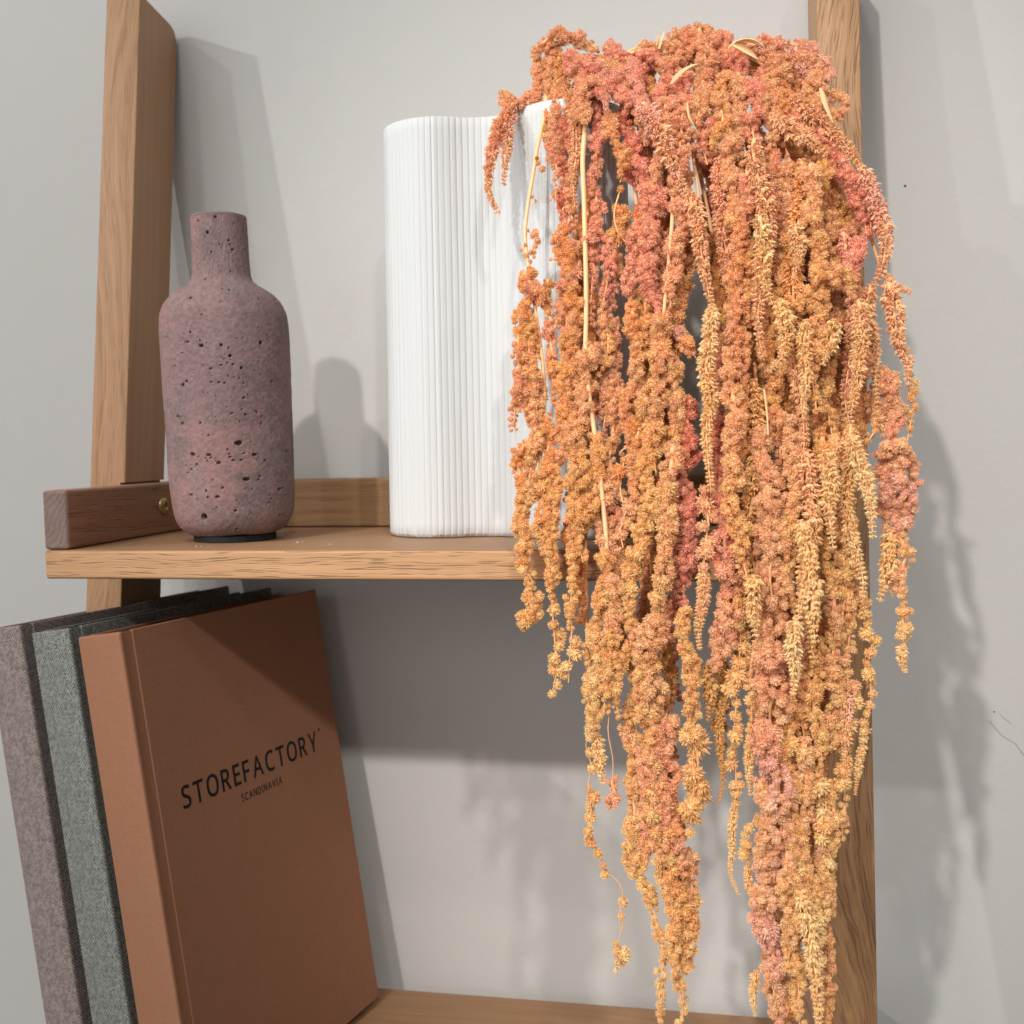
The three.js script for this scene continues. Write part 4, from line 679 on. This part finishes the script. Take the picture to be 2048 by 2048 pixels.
tassel('f', 5.7, 'peach', 'amber', 6, [535.2, -51.5, 532.7, -72.8, 529.1, -94.2, 531.9, -112.4]);
tassel('f', 6.0, 'peach', 'peach', 2, [520.8, -40.2, 525.1, -61.6, 521.7, -86.2, 526.3, -110.7]);
tassel('f', 5.1, 'amber', 'peach', 0, [532.2, -151.1, 538.6, -175.4, 535.5, -200.2, 540.7, -224.6]);
tassel('f', 6.0, 'peach', 'amber', 2, [516.6, -243.8, 519.5, -262.2, 520.8, -295]);
tassel('f', 6.0, 'peach', 'peach', 12, [504.8, -136, 508.8, -160.3, 506.3, -178.7, 507.4, -196.9]);
tassel('f', 5.7, 'peach', 'gold', 12, [521.1, -177.9, 519.2, -202.4, 522.6, -226.5, 520.1, -251.1]);
tassel('f', 5.4, 'gold', 'pale', 10, [537, -196.1, 539.8, -217.2, 537.3, -238.7, 540.1, -262.8]);
tassel('f', 5.4, 'gold', 'gold', 6, [546.5, -136.3, 548.7, -160.5, 545, -185.1, 547.3, -209.4]);
tassel('f', 5.4, 'peach', 'gold', 8, [548, -20.8, 550.2, -44.9, 547.8, -66, 552.3, -90.1]);
amaranth('thin straw amaranth strand hanging close to the left side of the thickest tail', 502, -58.5, 4);
tassel('f', 3.9, 'gold', 'gold', 6, [502, -55.1, 499.4, -79.7, 500.5, -101.1, 499.2, -113.5]);
tassel('w', 3.3, 'gold', 'pale', 6, [499.2, -110.4, 498.5, -128.9, 499, -148]);
tassel('b', 3.6, 'gold', 'gold', 4, [502, -160.3, 496.5, -179.1, 497, -194.6]);
tassel('w', 2.7, 'gold', 'gold', 4, [497, -191.5, 498.1, -203.8, 501.3, -216.6]);
amaranth('amaranth bead strand with a curved tip hanging over the lower right post', 563.3, -12.2, 4);
tassel('f', 4.5, 'peach', 'gold', 4, [559, -6.2, 559.5, -27.3, 558.8, -45.5, 555.8, -66.7]);
tassel('b', 6.3, 'peach', 'gold', 4, [556.4, -63.7, 557.5, -84.9, 555.6, -103.1, 556.1, -124.4, 554.8, -148.8]);
tassel('f', 3.9, 'peach', 'gold', 4, [555.4, -151.8, 553.6, -164.1, 553.5, -173.8]);
tassel('b', 4.5, 'gold', 'gold', 2, [565, -24.5, 569, -42.7, 572.4, -54.7, 569.4, -66.9, 571.1, -80.5, 570.5, -94.1]);
tassel('b', 3.9, 'gold', 'pale', 2, [570.5, -91.1, 567.5, -107.9, 566.3, -118.5]);
tassel('w', 2.7, 'pale', 'gold', 2, [565.7, -115.5, 563.3, -130.8, 561.5, -146.1]);
tassel('f', 4.2, 'peach', 'gold', 0, [550.8, 2.5, 559.5, -12.7, 562.9, -27.9, 565.2, -37]);
tassel('w', 3.3, 'rose', 'gold', 6, [558.4, -84.4, 555.4, -105.6, 554.7, -123.9]);
amaranth('inner apricot amaranth strands packed between the curtain and the vase', 503.9, 262.8, -8);
tassel('f', 6.6, 'peach', 'amber', -8, [454.6, 292.9, 456.9, 259.7, 461, 228.7, 460.8, 198.4, 457.6, 168.6, 454.9, 139.2, 456, 110.1]);
tassel('f', 6.6, 'salmon', 'peach', -11, [461.9, 231.6, 461.4, 222.4, 461.8, 213.2, 465.6, 203.8, 469, 194.5, 467.2, 185.5, 463.5, 176.7]);
tassel('f', 6.6, 'orange', 'gold', -14, [489.3, 272.5, 489.8, 244.4, 486.9, 216.9, 483.3, 189.7, 485.2, 162.6, 489.6, 135.7, 490.9, 109.4]);
tassel('f', 6.6, 'amber', 'amber', -8, [494.2, 277.4, 493.6, 234.7, 497.2, 192.5, 499.9, 151.3, 496.7, 111, 493.3, 71.5, 492.1, 32.7]);
tassel('f', 6.6, 'peach', 'peach', -11, [505.3, 270.5, 506.7, 226, 505.6, 182.5, 501.3, 140, 499.8, 98.1, 502.2, 57, 505.7, 16.8]);
tassel('f', 6.6, 'salmon', 'gold', -14, [513.2, 270.8, 514.9, 220.4, 514.7, 171.3, 510.1, 123.5, 507.4, 76.6, 511.1, 30.6, 513, -14.6]);
tassel('f', 6.6, 'orange', 'amber', -8, [521.8, 271.9, 519.6, 218.8, 515.8, 167.1, 519.1, 116.3, 521.7, 66.8, 521.2, 18.5, 518.7, -29.4]);
tassel('f', 6.6, 'amber', 'peach', -11, [531.7, 268.5, 532.2, 215.9, 530.2, 164.7, 526.1, 114.6, 524.7, 65.6, 526.7, 17.7, 530, -29.8]);
tassel('f', 6.6, 'peach', 'gold', -14, [539.4, 261.9, 536.3, 208.9, 538, 157, 540.5, 106.3, 539.8, 56.9, 534.9, 8.7, 531.2, -39.6]);
tassel('f', 6.6, 'salmon', 'amber', -8, [549.4, 252.7, 545.5, 206.1, 541.5, 160.5, 542.8, 115.5, 546, 71.5, 546.2, 28.6, 544, -13.7]);
tassel('f', 6.6, 'orange', 'peach', -11, [554.4, 239.4, 555.1, 197.8, 556.9, 156.9, 554.5, 117, 550.8, 77.7, 547.3, 39.2, 550.3, 1.4]);
tassel('f', 6.6, 'amber', 'gold', -14, [561.6, 226.1, 561.9, 189.6, 565.4, 153.6, 561.7, 118.5, 556.9, 84, 555, 49.9, 558.7, 16.3]);
tassel('f', 6.6, 'peach', 'amber', -8, [569.3, 210.9, 566.4, 180.1, 563.6, 149.7, 567.1, 119.5, 568.7, 89.9, 566, 60.8, 561.9, 32]);
tassel('f', 6.6, 'salmon', 'peach', -11, [442.2, 225.8, 444.6, 198.1, 448.4, 170.6, 450.1, 143.6, 446.4, 117.1, 442.8, 90.9, 445, 64.9]);
tassel('f', 6.6, 'orange', 'gold', -14, [419.2, 227.9, 418.3, 219.7, 415.4, 211.8, 410.9, 203.9, 411.8, 195.7, 415.4, 187.4, 417, 179.3]);
tassel('f', 6.6, 'amber', 'amber', -8, [434.2, 198.1, 435.4, 161.2, 434.2, 125, 430.4, 89.5, 431.1, 54.5, 435.9, 20, 438.8, -14.1]);
tassel('f', 6.6, 'peach', 'peach', -11, [411.9, 59, 410.9, 41.2, 407.2, 23.7, 409.9, 6.2, 415, -11.4, 418.1, -29, 415.6, -46.7]);
tassel('f', 6.6, 'salmon', 'gold', -14, [417.5, 26.6, 416.4, 10.1, 415.3, -6.4, 419.3, -23, 421, -39.7, 417.7, -56.4, 412.7, -73.2]);
tassel('f', 6.6, 'orange', 'amber', -8, [381.2, 207.8, 383.7, 183.4, 388.4, 159.2, 385.4, 135.6, 381.9, 112.3, 382.4, 89, 384.9, 66]);
tassel('f', 6.6, 'amber', 'peach', -11, [356.3, 161, 357.3, 133.5, 361.6, 106.3, 362.9, 79.6, 359.6, 53.2, 355.8, 27.2, 359, 1.5]);
tassel('f', 6.6, 'peach', 'gold', -14, [509.5, -30.4, 507.4, -56.6, 507.5, -82.9, 512.7, -109.1, 515.3, -135.3, 511.7, -161.8, 508.5, -188.4]);
tassel('f', 6.6, 'salmon', 'amber', -8, [527, -29.3, 527.6, -57.8, 530.2, -86.3, 531.7, -114.8, 528.8, -143.4, 526.1, -172.2, 527.2, -200.8]);
tassel('f', 6.6, 'orange', 'peach', -11, [543.7, -45.2, 545, -63.3, 545.6, -81.4, 542.6, -99.7, 541.3, -117.9, 543.6, -136, 547.9, -154]);
tassel('f', 6.6, 'amber', 'gold', -14, [493.3, 16.6, 496.2, 2.1, 499, -12.6, 496.7, -27.3, 494, -42.1, 492.4, -56.9, 496.2, -71.6]);
amaranth('deep orange shaded amaranth strands at the back of the bunch', 488, 287.2, -24);
tassel('f', 6.3, 'orange', 'orange', -20, [436.6, 294.6, 436.1, 253, 435.1, 214.1, 437.8, 175.8, 442.4, 138, 442.7, 101.1, 441.2, 64.9]);
tassel('f', 6.3, 'salmon', 'amber', -27, [449.8, 287.4, 449.5, 259.9, 447.8, 233.7, 447.5, 207.8, 451, 181.9, 455.2, 156.4, 453, 131.5]);
tassel('f', 6.3, 'deep', 'salmon', -34, [478.9, 271.7, 478.2, 229.8, 479.2, 188.6, 482.8, 148.1, 482, 108.5, 479.3, 69.6, 476.3, 31.4]);
tassel('f', 6.3, 'orange', 'orange', -20, [490.1, 267.1, 488.7, 214.6, 491.5, 163.1, 492.8, 112.9, 490.7, 64, 486, 16.2, 486.5, -31.4]);
tassel('f', 6.3, 'salmon', 'amber', -27, [499.6, 261.2, 499.5, 212.5, 500.2, 164.8, 503.3, 118, 503.5, 72.4, 499.4, 27.8, 498.6, -16.3]);
tassel('f', 6.3, 'deep', 'salmon', -34, [513.1, 262.1, 511, 207.4, 507.2, 154, 510.8, 101.5, 511.2, 50.5, 509.4, 0.7, 506.9, -49.5]);
tassel('f', 6.3, 'orange', 'orange', -20, [522.5, 254.2, 520.3, 197.4, 523.3, 141.7, 524.3, 87.6, 522.6, 34.9, 517.2, -16.9, 516.2, -69.3]);
tassel('f', 6.3, 'salmon', 'amber', -27, [536.1, 251.6, 534.3, 195, 531.2, 139.9, 531, 85.9, 533.7, 33.4, 534.3, -18.3, 533.4, -70.4]);
tassel('f', 6.3, 'deep', 'salmon', -34, [547.7, 249.1, 545, 195.1, 546.9, 142.2, 548.7, 90.6, 547.7, 40.3, 543.9, -9, 542.3, -58.8]);
tassel('f', 6.3, 'orange', 'orange', -20, [557.3, 234.6, 554.8, 189.3, 552, 145, 552.7, 101.4, 556.8, 58.6, 556, 16.9, 553.5, -24.6]);
tassel('f', 6.3, 'salmon', 'amber', -27, [567.1, 211.5, 569, 173.5, 568.1, 136.3, 563.7, 99.8, 561, 63.8, 561.3, 28.4, 564.2, -6.6]);
tassel('f', 6.3, 'deep', 'salmon', -34, [407.5, 32, 409.8, 15.5, 409.7, -0.9, 406.5, -17.5, 408.8, -34.1, 413.5, -50.7, 415.9, -67.3]);
tassel('f', 6.3, 'orange', 'orange', -20, [391.8, 65.7, 391.5, 46.5, 387.2, 27.5, 388.4, 8.6, 390, -10.4, 393.2, -29.4, 391, -48.6]);
tassel('f', 6.3, 'salmon', 'amber', -27, [429.8, 48.5, 430.3, 24, 431.5, -0.2, 435.7, -24.7, 434.3, -49.2, 431.9, -73.8, 430.5, -98.5]);
tassel('f', 6.3, 'deep', 'salmon', -34, [520.2, -49.4, 521.7, -84.4, 520.6, -119.5, 518.7, -154.8, 521.3, -189.9, 526.7, -224.8, 527.9, -260]);
tassel('f', 6.3, 'orange', 'orange', -20, [538.3, -62.5, 537.4, -86.2, 535.4, -110, 535.8, -133.8, 538.1, -157.4, 540.6, -181.1, 540.1, -204.9]);
tassel('f', 6.3, 'salmon', 'amber', -27, [512.6, -128.6, 514.6, -158.9, 518.6, -189.1, 515.4, -219.7, 513, -250.4, 514.9, -280.8, 518.1, -311.1]);
tassel('f', 6.3, 'deep', 'salmon', -34, [450.3, -0.9, 453.5, -17.3, 452.5, -33.8, 449, -50.2, 447.7, -66.7, 450.7, -83.2, 456, -99.5]);
tassel('f', 6.3, 'orange', 'orange', -20, [397, 244.8, 393.5, 214.1, 393.2, 183.7, 396.6, 153.4, 400.4, 123.7, 398.7, 94.5, 395.8, 65.7]);
tassel('f', 6.3, 'salmon', 'amber', -27, [440.1, -91.7, 439, -109.2, 437.6, -126.7, 442.5, -144.1, 445.4, -161.5, 447.5, -178.9, 445.3, -196.5]);

scene.traverse((o) => { if (o.isMesh) { o.castShadow = true; o.receiveShadow = true; } });
renderer.render(scene, camera);
